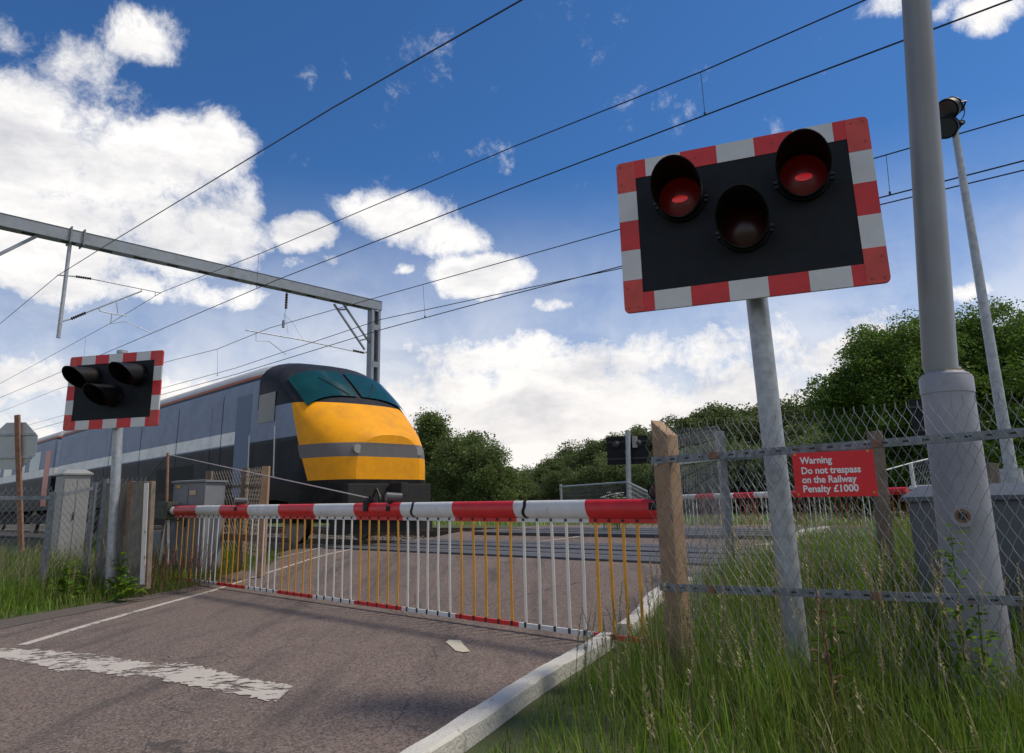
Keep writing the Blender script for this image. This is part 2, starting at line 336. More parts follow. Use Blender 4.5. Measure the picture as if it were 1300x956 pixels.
def sheet(name, poly, m, off, hf=zf, kind='structure', skirt=0, label=None, cat=None, jitter=0, sub=0, parent=None):
    bm = bmesh.new(); vs = [bm.verts.new((p[0], p[1], 0)) for p in poly]; bm.faces.new(vs)
    for v in VB:
        bmesh.ops.bisect_plane(bm, geom=bm.verts[:]+bm.edges[:]+bm.faces[:], plane_co=N*v, plane_no=N)
    bmesh.ops.triangulate(bm, faces=bm.faces)
    for v in bm.verts: v.co.z = hf(Vector((v.co.x, v.co.y, 0)).dot(N)) + off
    bmesh.ops.recalc_face_normals(bm, faces=bm.faces)
    if sum(fc.normal.z for fc in bm.faces) < 0: bmesh.ops.reverse_faces(bm, faces=bm.faces)
    if skirt:
        be = [e for e in bm.edges if e.is_boundary]; r = bmesh.ops.extrude_edge_only(bm, edges=be)
        for g in r['geom']:
            if isinstance(g, bmesh.types.BMVert): g.co.z -= skirt
    me = bpy.data.meshes.new(name); bm.to_mesh(me); bm.free(); me.materials.append(m)
    o = bpy.data.objects.new(name, me); COL.objects.link(o)
    if kind: o['kind'] = kind
    if parent is not None: o.parent = parent
    if label: tag(o, label, cat)
    return o
def strip_poly(pts, w, side=0):
    pts = [Vector((p[0], p[1], 0)) for p in pts]; L = []; Rr = []
    for i, p in enumerate(pts):
        d = (pts[min(i+1, len(pts)-1)]-pts[max(i-1, 0)]).normalized(); n = Vector((-d.y, d.x, 0))
        L.append(p+n*w/2); Rr.append(p-n*w/2)
    return L + Rr[::-1]
def smooth_pts(pts, n=6):
    out = []; P = [Vector(p) for p in pts]
    for i in range(len(P)-1):
        a, b, c, d = P[max(i-1, 0)], P[i], P[i+1], P[min(i+2, len(P)-1)]
        for k in range(n):
            t = k/n; out.append(.5*((2*b)+(c-a)*t+(2*a-5*b+4*c-d)*t*t+(-a+3*b-3*c+d)*t**3))
    out.append(P[-1]); return out

# ------------------------------------------------------------------ ground, road, railway surface
sheet('ground', [(-900, -300), (900, -300), (900, 1200), (-900, 1200)], groundm, -.02, zg)
kerb_px = [(690, 866), (775, 812), (832, 762)]
kerb = [Vector((-2.6, -2.5, 0)), Vector((-1.4, 1.0, 0)), Vector((-.45, 3.05, 0))] + [Gp(*q) for q in kerb_px]
kerb_far = [Vector((1.75, 7.2, 0)), Vector((3.6, 10.3, 0)), Vector((7.2, 15.0, 0)), Vector((13, 21, 0)), Vector((26, 32, 0))]
verge = [Gp(*q) for q in ((0, 790), (140, 765), (240, 747), (300, 728))]
left_edge = [Vector((-5.6, -2.5, 0)), Vector((-5.3, 4, 0))] + verge + [Gp(330, 708), Gp(400, 694)]
Lx = [Vector((-2.2, 15.4, 0)), Vector((1.0, 20.5, 0)), Vector((8, 30, 0)), Vector((20, 42, 0))]
sheet('road', [Vector((k.x, k.y, 0)) for k in left_edge] + Lx + [Vector((k.x, k.y, 0)) for k in (kerb+kerb_far)[::-1]], road_m, .0, zf, skirt=.3)
grit = [verge[0]+Vector((-.9, -3.4, 0)), verge[0]+Vector((-.12, 0, 0)), verge[1]+Vector((-.05, .16, 0)), verge[2]+Vector((.0, .2, 0)), verge[3], verge[2]+Vector((.25, -.1, 0)), verge[1]+Vector((.28, -.2, 0)), verge[0]+Vector((.35, -.2, 0)), verge[0]+Vector((.2, -3.4, 0))]
sheet('gravel_edge', grit, gritm, .004, zf)
edge = smooth_pts([Gp(*q) for q in ((28, 819), (150, 783), (285, 745), (380, 714.5), (441, 698.5), (462, 695), (488, 693.5), (517, 694.2), (600, 697), (700, 702), (835, 709))], 5)
sheet('edge_line', strip_poly(edge, .085), paint, .003, zf)
sheet('outer_edge_line', strip_poly([Gp(340, 712), Gp(380, 703), Gp(425, 694)], .07), paint, .009, zf)
# far side lines
sheet('far_edge_line', strip_poly([T*9.2+N*9.9, T*8.0+N*12.2, T*7.6+N*15.5, T*7.9+N*20], .1), paint, .008, zf)
sheet('far_centre_line', strip_poly([T*6.6+N*13.9, T*6.6+N*18], .1), paint, .008, zf)
# worn stop line, ragged edges
up_ = [(-40, 815), (0, 823), (60, 826), (105, 830), (135, 829), (160, 838), (205, 844), (235, 842), (275, 853), (330, 864), (372, 872)]
lo_ = [(-40, 828), (0, 836), (45, 843), (75, 853), (110, 851), (150, 858), (190, 860), (225, 868), (290, 880), (350, 892)]
def ragged(pts):
    out = []
    P = [Gp(*q) for q in pts]
    for a, b in zip(P[:-1], P[1:]):
        for k in range(14):
            q = a.lerp(b, k/14); q.y += random.uniform(-.022, .022)*1.3; q.x += random.uniform(-.012, .012); out.append(q)
    out.append(P[-1]); return out
sheet('stop_line', ragged(up_)+ragged(lo_)[::-1], paint_stop, .0045, zf)
sheet('paint_patch', [Gp(*q) for q in ((566, 816), (570, 813), (585, 814), (589, 820), (597, 828), (588, 829), (578, 827), (573, 822))], mat('cream_paint', (.52, .47, .36), .8, 0, .2, 30), .006, zf)
# near kerb: whitewashed, chipped, in two lengths
def kerb_obj(pts, label, w=.125, h=.075):
    P = smooth_pts(pts, 14); L = []; fs = []
    for i, p in enumerate(P):
        d = (P[min(i+1, len(P)-1)]-P[max(i-1, 0)]).normalized(); n = Vector((-d.y, d.x, 0)).normalized()
        z0 = zf(Vector((p.x, p.y, 0)).dot(N)); j = lambda s: Vector((random.uniform(-s, s), random.uniform(-s, s), random.uniform(-s, s)))
        for (o, zz) in ((w/2, -.12), (w/2, h*.75), (w/2-.03, h), (-w/2+.015, h), (-w/2, h*.8), (-w/2, -.12)):
            q = Vector((p.x, p.y, z0+zz))+n*o; L.append(q+(j(.0035) if zz > 0 else Vector((0, 0, 0))))
    m = 6
    for i in range(len(P)-1):
        for k in range(m-1): fs.append((i*m+k, i*m+k+1, (i+1)*m+k+1, (i+1)*m+k))
    fs.append(tuple(range(m))); fs.append(tuple(range((len(P)-1)*m+m-1, (len(P)-1)*m-1, -1)))
    b = MB(); b.add(L, fs); return tag(b.build('kerb', kerbm), label, 'kerb', 'whitewashed kerbs')
kx = [Vector((k.x, k.y, 0)) for k in kerb]
kmid = kx[4].lerp(kx[3], .08)
kerb_obj([kx[0], kx[1], kx[2], kx[3], kmid], 'nearest chipped white kerb between road and tall grass')
kerb_obj([kx[4]+Vector((.10, .10, 0)), kx[4].lerp(kx[5], .5)+Vector((.06, 0, 0)), kx[5], Vector((1.55, 6.9, 0))], 'white kerb behind the barrier tip and timber post')
kerb_obj([Vector((3.0, 9.3, 0)), Vector((3.7, 10.35, 0)), Vector((5.0, 12.1, 0))], 'broken white kerb seen through the mesh past the second steel post', .16, .1)
kerb_obj([Vector((8.6, 14.9, 0)), Vector((9.6, 15.8, 0)), Vector((11.5, 17.2, 0))], 'far white kerb below the distant red and white barrier', .2, .14)
# ballast (off the crossing)
def ballast(u0, u1):
    bl = [T*u0+N*6.5, T*u1+N*6.5, T*u1+N*14.0, T*u0+N*14.0]
    sheet('ballast', bl, ballm, .02, zg)
ballast(12.2, 120); ballast(-60, 1.6)
# loose ballast stones, near shoulder
def stones(u0, u1, v0, v1, n):
    base = np.array([(1, 0, -.3), (-.5, .87, -.3), (-.5, -.87, -.3), (0, 0, 1.0)], dtype=float)
    V = []; Q = []
    for i in range(n):
        u = random.uniform(u0, u1); v = random.uniform(v0, v1); s = random.uniform(.02, .045)
        M = np.array(Matrix.Rotation(random.uniform(0, 6.28), 3, Vector((random.random(), random.random(), random.random()+.1)).normalized()))
        c = T*u+N*v; z = zg(v)+.03
        V.append(base@M.T*s+np.array([c.x, c.y, z])); k = i*4
        Q += [(k, k+1, k+3), (k+1, k+2, k+3), (k+2, k, k+3), (k, k+2, k+1)]
    o = npmesh('ballast_stones', np.concatenate(V), np.array(Q), ballm); return tag(o, 'loose brown ballast stones beside the rails', 'ballast', kind='stuff')
stones(10.5, 30, 6.6, 12.5, 9000)
# track
def track(vc, label, dz=0):
    root = thing('railway_track', label, 'railway track', T*12+N*vc, 'the two railway tracks')
    zt = zf(vc)+.012
    for s in (-1, 1):
        b = MB(); c = N*(vc+s*.7525)
        for (w, h, zc) in ((.07, .045, zt-.0225), (.02, .08, zt-.085), (.14, .025, zt-.137)):
            b.beam(T*-40+c+Vector((0, 0, zc)), T*140+c+Vector((0, 0, zc)), w, h)
        b.build('rail', railm, root)
    b = MB()
    for i in range(-40, 190):
        u = i*.65
        if 2.2 < u < 12.0: continue
        b.beam(T*u+N*(vc-1.25)+Vector((0, 0, zt-.2)), T*u+N*(vc+1.25)+Vector((0, 0, zt-.2)), .25, .09)
    tag(b.build('sleepers', sleeper, root), kind='stuff')
V1, V2 = 8.30, 11.95
track(V1, 'nearer railway track, under the train'); track(V2, 'farther railway track, beyond the train')
# rubber crossing panels beside the rails
for vc, which in ((V1, 'nearer'), (V2, 'farther')):
    pr = thing('crossing_panel_strip', f'dark grey rubber crossing panels along the {which} track', 'crossing panels', T*7+N*vc, 'rubber crossing panels')
    for (a, b_) in ((-1.35, -.84), (-.66, -.12), (.12, .66), (.84, 1.35)):
        for k in range(3):
            q = MB(); ua = 2.2+k*3.2
            p0 = T*ua+N*(vc+(a+b_)/2); p1 = T*(ua+3.17)+N*(vc+(a+b_)/2); z = Vector((0, 0, zf(vc)-.012))
            q.beam(p0+z, p1+z, abs(b_-a), .06); q.build('panel', rubber, pr, bevel=.006)

# ------------------------------------------------------------------ crossing signals (wig-wag boards)
def signal(label, C, w, pole_top, pole_bot, prad, mode='front', lit=True, W=1.53, Hh=1.037, hood=.36, tilt=.05, hs=1.0, pm=None):
    w = Vector(w).normalized(); Z = Vector((0, 0, 1)); nrm = w.cross(Z).normalized()   # towards the viewer side (-Y)
    root = thing('crossing_signal', label, 'level crossing signal', (pole_bot[0], pole_bot[1], gz(pole_bot)), 'level crossing light signals')
    C = Vector(C)
    P = lambda x, z, y=0: C + w*x + Z*z + nrm*y
    ax = (w, nrm, Z)
    b = MB(); b.box(P(0, 0, 0), (W-.06, .018, Hh-.06), ax); b.build('backboard', black, root)
    if mode == 'front':
        bw = .125; bh = .125; cell = (W)/7; vc = Hh/5
        x0, x1, z0, z1 = -W/2, W/2, -Hh/2, Hh/2
        xs = [x0+.195+(W-.39)/5*k for k in range(0, 6)]; zs = [z0+.215+(Hh-.43)/3*k for k in range(0, 4)]
        cr = .03; st = []                       # (outer, inner) stations round the frame, colour of the block that starts there
        for k, x in enumerate(xs): st.append(((x, z0), (x, z0+bh), 1 if k % 2 == 0 and k < 5 else 0))
        def corner(cx, cz, sx, sz, a0): 
            for t in (0, 30, 60, 90):
                a = R_(a0+t); st.append(((cx-sx*cr+cr*math.cos(a), cz-sz*cr+cr*math.sin(a)), (cx-sx*bw, cz-sz*bh), 0))
        corner(x1, z0, 1, -1, -90)
        for k, z in enumerate(zs): st.append(((x1, z), (x1-bw, z), 1 if k % 2 == 0 and k < 3 else 0))
        corner(x1, z1, 1, 1, 0)
        for k, x in enumerate(xs[::-1]): st.append(((x, z1), (x, z1-bh), 1 if k % 2 == 0 and k < 5 else 0))
        corner(x0, z1, -1, 1, 90)
        for k, z in enumerate(zs[::-1]): st.append(((x0, z), (x0+bw, z), 1 if k % 2 == 0 and k < 3 else 0))
        corner(x0, z0, -1, -1, 180)
        q = MB(); ns = len(st); vs = []
        for (o_, i_, c_) in st: vs += [P(o_[0], o_[1], .0125), P(i_[0], i_[1], .0125), P(o_[0], o_[1], -.009), P(i_[0], i_[1], .0088)]
        q.v = [tuple(v) for v in vs]
        for k in range(ns):
            a, b_ = 4*k, 4*((k+1) % ns); q.f += [(a, b_, b_+1, a+1), (a+2, b_+2, b_, a), (a+1, b_+1, b_+3, a+3)]; q.mi += [st[k][2]]*3
        q.build('striped_border', [red, white], root)
        for sx in (-1, 1):
            for sz in (-1, 1):
                hh_ = .215; q = MB(); e = .0012; pts = [(sx*(W/2-bw+.001), sz*(Hh/2-hh_)), (sx*(W/2-e), sz*(Hh/2-hh_)), (sx*(W/2-e), sz*(Hh/2-cr)), (sx*(W/2-cr*.3), sz*(Hh/2-cr*.3)), (sx*(W/2-cr), sz*(Hh/2-e)), (sx*(W/2-bw+.001), sz*(Hh/2-e))]
                n6 = 6; q.add([P(x, z, .0148) for x, z in pts]+[P(x, z, .0122) for x, z in pts], [tuple(range(n6)), tuple(range(2*n6-1, n6-1, -1))]+[(k, (k+1) % n6, n6+(k+1) % n6, n6+k) for k in range(n6)])
                q.build('corner_plate', redf, root)
        rv = MB()
        for sx in (-1, 1):
            for sz in (-1, 1):
                for dx, dz in ((.03, .03), (.095, .03), (.03, .16)):
                    c = P(sx*(W/2-dx), sz*(Hh/2-dz), .0148); rv.tube([c, c+nrm*.003], .007, 8)
        for xx in (-.25, .22):
            for sz in (-1, 1):
                c = P(xx, sz*(Hh/2-.06), .0125); rv.tube([c, c+nrm*.003], .006, 8)
        rv.build('rivet', st_r, root)
    for (lx, lz, on) in ((-.355, .19, True), (.01, -.07, False), (.375, .195, True)):
        rr = .125*hs
        if mode == 'front':
            c = P(lx, lz, .009)
            h = MB(); n = 40; vs = []
            prof = []
            for k in range(n):
                a = 2*math.pi*k/n; ca, sa = math.cos(a), math.sin(a)
                ext = hood*(.22+.78*((sa+1)/2)**.8)
                prof.append((ca, sa, ext))
            dn = Vector((0, 0, -tilt))
            for (r_, t_) in ((rr+.012, 0), (rr+.010, 1), (rr+.004, 1), (rr+.004, 0)):
                for ca, sa, ext in prof:
                    y = .0+ext*t_
                    vs.append(c+w*(ca*r_*(1+.05*t_))+Z*(sa*r_*(1+.12*t_*(sa > 0)))+nrm*y+dn*y)
            fs = []
            for j in range(3):
                for k in range(n):
                    a, b_ = j*n+k, j*n+(k+1) % n; fs.append((a, b_, b_+n, a+n))
            h.add(vs, fs)
            h.build('hood', hoodm, root, smooth=True)
            rg = MB(); rg.tube([P(lx, lz, .0095), P(lx, lz, .05)], rr+.022, 40); lamp = rg.build('lamp_housing', hoodm, root, smooth=True)
            ln = MB(); rings = 6; vs = [P(lx, lz, .085)]; fs = []
            for j in range(1, rings+1):
                q = j/rings
                for k in range(32):
                    a = 2*math.pi*k/32; vs.append(P(lx+math.cos(a)*rr*.98*q, lz+math.sin(a)*rr*.98*q, .052+.033*math.cos(q*math.pi/2)))
            for k in range(32): fs.append((0, 1+k, 1+(k+1) % 32))
            for j in range(rings-1):
                for k in range(32):
                    a = 1+j*32+k; b_ = 1+j*32+(k+1) % 32; fs.append((a, a+32, b_+32, b_))
            ln.add(vs, fs); lo = ln.build('lens', lens_on if (on and lit) else lens_off, lamp, smooth=True)
            if on and lit:
                gq = MB(); vs = [P(lx+.0, lz-.028, .092)]
                for k in range(24):
                    a = 2*math.pi*k/24; vs.append(P(lx+math.cos(a)*.05, lz-.028+math.sin(a)*.024, .0885))
                gq.add(vs, [(0, 1+k, 1+(k+1) % 24) for k in range(24)]); gq.build('bulb_glow', glint, lo, smooth=True)
            cl = MB()
            for sx in (-1, 1):
                c2 = P(lx+sx*(rr+.022), lz-.02, .05); cl.box(c2, (.03, .02, .016), ax); cl.box(P(lx+sx*(rr+.02), lz-.05, .045), (.02, .03, .012), ax)
            cl.build('hood_clip', darkm, lamp)
            bkq = MB(); bkq.tube([P(lx, lz, -.01), P(lx, lz, -.13)], [.11, .075], 24); bkq.build('lamp_back', hoodm, root, smooth=True)
        else:
            q = MB(); q.tube([P(lx, lz, .01), P(lx, lz, .10), P(lx, lz, .15)], [.135, .12, .06], 24); q.build('lamp_back', darkm, root, smooth=True)
            h = MB(); h.tube([P(lx, lz, -.01), P(lx, lz, -.25)], .14, 20, cap=False); h.build('hood', hoodm, root, smooth=True)
    if mode == 'back':
        q = MB(); 
        for zz in (-Hh*.28, Hh*.28): q.box(P(0, zz, .025), (W*.96, .03, .05), ax)
        q.build('stiffener', darkm, root)
        q = MB(); q.box(P(.28, .25, .09), (.16, .12, .38), ax); q.build('junction_box', cabw, root, bevel=.01)
    pole_bot = Vector(pole_bot)+(Vector(pole_bot)-Vector(pole_top)).normalized()*.7
    q = MB(); q.tube([pole_bot, pole_top], prad, 24); q.build('pole', pm or galv, root, smooth=True)
    q = MB(); q.tube([Vector(pole_top)-Vector((0, 0, .01)), Vector(pole_top)+Vector((0, 0, .03))], prad+.008, 24); q.build('pole_cap', galv, root, smooth=True)
    if mode == 'front':
        q = MB()
        for zz in (-.3, .3): q.box(P(0, zz, -.03), (.5, .035, .05), ax)
        q.build('bracket', galv, root)
    return root
w1 = Vector((1.4228, -.557, 0)).normalized()
C1 = Vector((.7351+1.4188/2, 4.4844-.5689/2, 2.6965)) + Vector((.0, .0, 0))
signal('large level crossing signal with two glowing red lamps on the leaning grey pole in front', C1, w1,
       Dp(955, 330, 4.42), Dp(1005, 765, 4.42), .066, pm=galv, hs=1.08)
bC = Dp(144, 496, 9.75)
signal('small level crossing signal seen at an angle on a grey pole, left of the train', bC, Vector((.975, -.222, 0)), Dp(155, 448, 9.86), Dp(140, 738, 9.86), .062, lit=False, W=1.50, Hh=1.03, hood=.46, tilt=.14, hs=1.08)
# far side signals seen from behind
signal('distant crossing signal seen from behind, beside the timber post', Dp(796.5, 571.5, 24), Vector((1, -.35, 0)), Dp(797, 548, 23.8), Dp(799, 650, 23.8), .085, mode='back', W=1.42, Hh=.98)
signal('dark crossing signal seen from behind, half hidden by the thick grey pole', Dp(1200, 530, 17.5), Vector((1, -.25, 0)), Dp(1203, 500, 17.3), Dp(1214, 640, 17.3), .07, mode='back', W=1.55, Hh=1.02)

# ------------------------------------------------------------------ camera mast on the right
r = thing('camera_mast', 'thick grey hinged steel mast with a wider base, behind the mesh fence', 'mast', (2.42, 4, gz((2.42, 4))))
A = Dp(1243, 800, 4); B = Dp(1200, 478, 4); lo = MB()
B0 = B; dB = (B-A).normalized(); A = A - dB*.5
lo.tube([A, B0-dB*.0], [.141, .129], 36); lo.build('base_column', polebase, r, smooth=True)
q = MB(); q.tube([B0-dB*.10, B0-dB*.015, B0+dB*.01], [.134, .134, .118], 36); q.tube([B0+dB*.008, B0+dB*.02], [.118, .10], 36); q.build('collar', polebase, r, smooth=True)
top = Dp(1159, -60, 4); bot = Dp(1193.5, 466, 4); q = MB(); q.tube([B0+dB*.01, bot, top], [.089, .089, .0795], 32); q.build('mast_tube', polepaint, r, smooth=True)
q = MB(); q.tube([B0+dB*.018, B0+dB*.03], .093, 32); q.build('seal_ring', mat('sandy_sealant', (.42, .33, .22), .8, 0, .4, 30), r, smooth=True)
# recessed door on the left of the base, and the round lock hole
vd = (CAM-B0); vd.z = 0; vd.normalize(); sd_ = vd.cross(Vector((0, 0, 1))).normalized()
q = MB(); vs = []; n = 8
for i in range(2):
    for k in range(n+1):
        a = R_(-5+k*9.0); rr_ = .1395+(.003 if i else 0)
        base = B0-dB*(.12 if i else .95); vs.append(base + vd*math.cos(a)*(.133+.0085*(0 if i else 1)) - sd_*-1*math.sin(a)*(.133+.0085*(0 if i else 1)))
fs = [(k, k+1, n+2+k, n+1+k) for k in range(n)]
q.add(vs, fs); q.build('access_door', polebase, r, smooth=True)
hp = Dp(1222, 655, 3.86)
q = MB(); q.tube([hp+vd*-.02, hp+vd*.036], .055, 24); q.build('lock_boss', polebase, r, smooth=True)
q = MB(); q.tube([hp+vd*.030, hp+vd*.038], .036, 20); q.build('lock_ring', rusty, r, smooth=True)
q = MB(); q.tube([hp+vd*.034, hp+vd*.0395], .022, 20); q.build('lock_hole', darkm, r, smooth=True)

# floodlight pole
r = thing('floodlight_pole', 'slim grey pole with two black floodlights at its top', 'floodlight', Dp(1290, 700, 7.6) * 1.0)
a0, a1 = Dp(1296, 680, 7.6), Dp(1212, 165, 7.6)
b0 = Dp(1284, 600, 7.6)
q = MB(); q.tube([a0, b0, a1], [.062, .060, .036], 20); q.build('pole', galv, r, smooth=True)
q = MB(); q.tube([a0, b0+Vector((0, 0, .04))], .1, 20); q.build('sleeve', galv, r, smooth=True)
q = MB(); q.box(a1+Vector((-.03, 0, .09)), (.30, .05, .04)); q.tube([a1, a1+Vector((0, 0, .12))], .025, 10); q.build('crossarm', darkm, r)
def flood(c, pitch, yaw):
    M = Matrix.Rotation(yaw, 3, 'Z') @ Matrix.Rotation(pitch, 3, 'X'); ax = [M@Vector(e) for e in ((1, 0, 0), (0, 1, 0), (0, 0, 1))]
    q = MB(); q.tube([c+ax[1]*y for y in (-.075, -.07, -.02, .05, .11, .15, .16)], [.122, .128, .125, .105, .072, .06, .03], 20)
    for k in range(5): q.tube([c+ax[1]*(.055+.02*k), c+ax[1]*(.062+.02*k)], .115-.009*k, 20)
    o = q.build('floodlight_head', hoodm, r, smooth=True)
    q = MB(); q.tube([c-ax[1]*.078, c-ax[1]*.072], .108, 20); q.build('glass', glassd, o)
    q = MB(); q.tube([c+ax[0]*.13+ax[2]*-.0, c+ax[0]*.13+ax[1]*.1-ax[2]*.02, c+ax[0]*.02+ax[1]*.16-ax[2]*.1], .012, 6); q.build('yoke', darkm, o)
flood(Dp(1206, 137, 7.55), R_(32), R_(-65)); flood(Dp(1203, 161, 7.6), R_(28), R_(-50))
q = MB(); q.tube(smooth_pts([Dp(1216, 130, 7.6), Dp(1224, 137, 7.6), Dp(1223, 148, 7.6), Dp(1215, 158, 7.6)], 6), .006, 6); q.build('lamp_cable', cable, r)

# cabinet behind the mast
def cabinet(name, label, c0, c1, z0, z1, depth_, m, top=.09, cat='cabinet', group=None):
    c0, c1 = Vector((c0.x, c0.y, 0)), Vector((c1.x, c1.y, 0)); d = (c1-c0).normalized(); n = Vector((-d.y, d.x, 0))
    root = thing(name, label, cat, (c0.x, c0.y, z0), group); L = (c1-c0).length
    q = MB(); q.box((c0+c1)/2+n*depth_/2+Vector((0, 0, (z0+z1)/2)), (L, depth_, z1-z0), (d, n, Vector((0, 0, 1)))); q.build('body', m, root, bevel=.012)
    e = .03
    b4 = [c0-d*e-n*e, c1+d*e-n*e, c1+d*e+n*(depth_+e), c0-d*e+n*(depth_+e)]; t4 = [c0+d*.06+n*top, c1-d*.06+n*top, c1-d*.06+n*(depth_-top), c0+d*.06+n*(depth_-top)]
    q = MB(); q.add([p+Vector((0, 0, z1+.002)) for p in b4]+[p+Vector((0, 0, z1+.03)) for p in b4]+[p+Vector((0, 0, z1+.03+top*.8)) for p in t4],
        [(3, 2, 1, 0), (0, 1, 5, 4), (1, 2, 6, 5), (2, 3, 7, 6), (3, 0, 4, 7), (4, 5, 9, 8), (5, 6, 10, 9), (6, 7, 11, 10), (7, 4, 8, 11), (8, 9, 10, 11)]); q.build('lid', m, root)
    q = MB()
    for k in (.03, .515):
        a = c0+d*L*k; b_ = c0+d*L*(k+.455); mid = (a+b_)/2-n*.006+Vector((0, 0, (z0+z1)/2+.02)); q.box(mid, ((b_-a).length, .012, (z1-z0)*.88), (d, n, Vector((0, 0, 1))))
    q.build('door', m, root, bevel=.003)
    q = MB(); q.box(c0+d*L*.47-n*.02+Vector((0, 0, z0+(z1-z0)*.55)), (.02, .02, .12), (d, n, Vector((0, 0, 1)))); q.build('handle', darkm, root)
    return root, d, n
c0 = Dp(1152, 640, 4.9); c1 = Dp(1345, 640, 4.35)
cabinet('equipment_cabinet', 'wide slate grey barrier cabinet behind the thick mast', c0, c1, .1, Dp(1152, 637, 4.9).z, .6, cabd)
c0 = Dp(1246, 600, 8.6); c1 = Dp(1276, 600, 8.5)
cabinet('relay_box', 'small grey box behind the floodlight pole foot', c0, c1, .2, Dp(1250, 601, 8.6).z, .35, cabm, .02)
r = tag((lambda q: (q.beam(Dp(1259, 700, 8.2), Dp(1259, 588, 8.2), .1, .1, Vector((0, 1, 0))), q.build('timber_post', wood_o, None, bevel=.01))[1])(MB()), 'short brown timber post between the mast and the floodlight pole', 'post', 'timber posts')

# ------------------------------------------------------------------ fences
def mesh_panel(parent, p0, p1, zb0, zt0, zb1, zt1, w=.050, h=.098, rad=.0017, spikes=True, m=wire_m, seg=3):
    """chain link between two ground points, zig-zag wires hooked together"""
    p0, p1 = Vector((p0[0], p0[1], 0)), Vector((p1[0], p1[1], 0)); L = (p1-p0).length; d = (p1-p0)/L; n = Vector((-d.y, d.x, 0))
    cols = int(L/(w/2)); b = MB(); allv = []; allf = []
    for i in range(cols+1):
        # each zig-zag wire
        s0 = i*w/2; t = s0/L; zb = zb0+(zb1-zb0)*t; zt = zt0+(zt1-zt0)*t; rows = int((zt-zb)/(h/2)); pts = []
        if i % 2: continue
        for k in range(rows+1):
            z = zt-k*h/2; x = s0 + (w/2 if k % 2 else 0) ; jx = mnoise.noise(Vector((s0*3, z*3, 1)))*.010; jy = mnoise.noise(Vector((s0*2, z*2, 7)))*.014
            pts.append(p0+d*(x+jx-.002)+n*(jy+(.0016 if k % 2 else -.0016))+Vector((0, 0, z+mnoise.noise(Vector((s0*2.3, z*2, 3)))*.006)))
        pts2 = []
        for k in range(rows+1):
            z = zt-k*h/2; x = s0 + w + (-w/2 if k % 2 else 0); jx = mnoise.noise(Vector((s0*3, z*3, 1)))*.010; jy = mnoise.noise(Vector((s0*2, z*2, 7)))*.014
            pts2.append(p0+d*(x+jx+.002)+n*(jy+(-.0016 if k % 2 else .0016))+Vector((0, 0, z+mnoise.noise(Vector((s0*2.3, z*2, 3)))*.006)))
        if spikes:
            for pp, sg in ((pts, 1), (pts2, -1)): pp.insert(0, pp[0]+Vector((0, 0, .022))+d*sg*.002+n*.003*sg)
        b.tube(pts, rad, seg, cap=False)
        if s0+w <= L: b.tube(pts2, rad, seg, cap=False)
    return b.build('chain_link_mesh', m, parent)
def rail_bar(parent, a, b_, w=.04, h=.042, m=galv_d, holes=True, name='rail'):
    a, b_ = Vector(a), Vector(b_); d = (b_-a).normalized(); n = d.cross(Vector((0, 0, 1))).normalized()
    q = MB(); q.beam(a, b_, .005, h)                      # vertical leg of the angle
    q.beam(a+n*-.02+Vector((0, 0, -h/2+.0028)), b_+n*-.02+Vector((0, 0, -h/2+.0028)), w-.006, .005)
    o = q.build(name, m, parent)
    if holes:
        hq = MB(); L = (b_-a).length
        for k in range(int(L/.09)):
            c = a+d*(.05+k*.09); hq.box(c+n*.0028, (.03, .0012, .010), (d, n, Vector((0, 0, 1)))); 
        hq.build('slot', darkm, o)
    return o
fb = R_(53.8); fd = Vector((math.sin(fb), -math.cos(fb), 0)); P0 = Dp(850, 640, 4.5); P0 = Vector((P0.x, P0.y, 0)); fn_ = Vector((-fd.y, fd.x, 0))   # fn_ away from camera
FA = P0 - fn_*.085
r = thing('chain_link_fence', 'near chain link fence with slotted steel rails, carrying the red warning notice', 'fence', (P0.x, P0.y, .1), 'chain link fences')
mesh_panel(r, FA-fd*.09, FA+fd*2.6, .08, 1.43, .08, 1.45)
rail_bar(r, FA-fn_*-.02+fd*-.07+Vector((0, 0, 1.245)), FA+fn_*.02+fd*2.7+Vector((0, 0, 1.285)))
rail_bar(r, FA+fn_*.02+fd*-.07+Vector((0, 0, .505)), FA+fn_*.02+fd*2.7+Vector((0, 0, .53)))
q = MB()
for s, z in ((.33, 1.255), (1.2, 1.265), (2.0, 1.28), (.25, .508), (1.1, .515), (1.75, .52)):
    q.box(FA+fn_*.012+fd*s+Vector((0, 0, z)), (.05, .008, .04), (fd, fn_, Vector((0, 0, 1))))
q.build('rusty_clip', rusty, r)
# timber corner post, slanted top
pa = R_(-8); X = Vector((math.cos(pa), math.sin(pa), 0)); Y = Vector((-X.y, X.x, 0)); dz = Vector((0, 0, 1))
X = (X*.8+Y*-.6).normalized(); Y = Vector((-X.y, X.x, 0))
r2 = thing('timber_corner_post', 'pale sawn timber corner post with a slanted top at the barrier tip', 'post', (P0.x, P0.y, 0), 'timber posts')
q = MB(); vs = []
pcn = P0+fn_*.0
for z in (0, 1):
    for (x, y) in ((-.055, -.062), (.055, -.062), (.055, .062), (-.055, .062)):
        zt = 1.455-.05*(x/.055)-.01 if z else 0
        vs.append(pcn+X*x+Y*y+Vector((0, 0, zt)))
q.add(vs, [(3, 2, 1, 0), (4, 5, 6, 7), (0, 1, 5, 4), (1, 2, 6, 5), (2, 3, 7, 6), (3, 0, 4, 7)]); q.build('post_shaft', wood, r2, bevel=.006)
q = MB(); c = pcn+X*-.03+Y*-.064+Vector((0, 0, 1.22)); q.tube([c, c-Y*.012], .012, 8); c = pcn+X*-.03+Y*-.064+Vector((0, 0, .52)); q.tube([c, c-Y*.012], .012, 8); q.build('bolt', galv, r2)
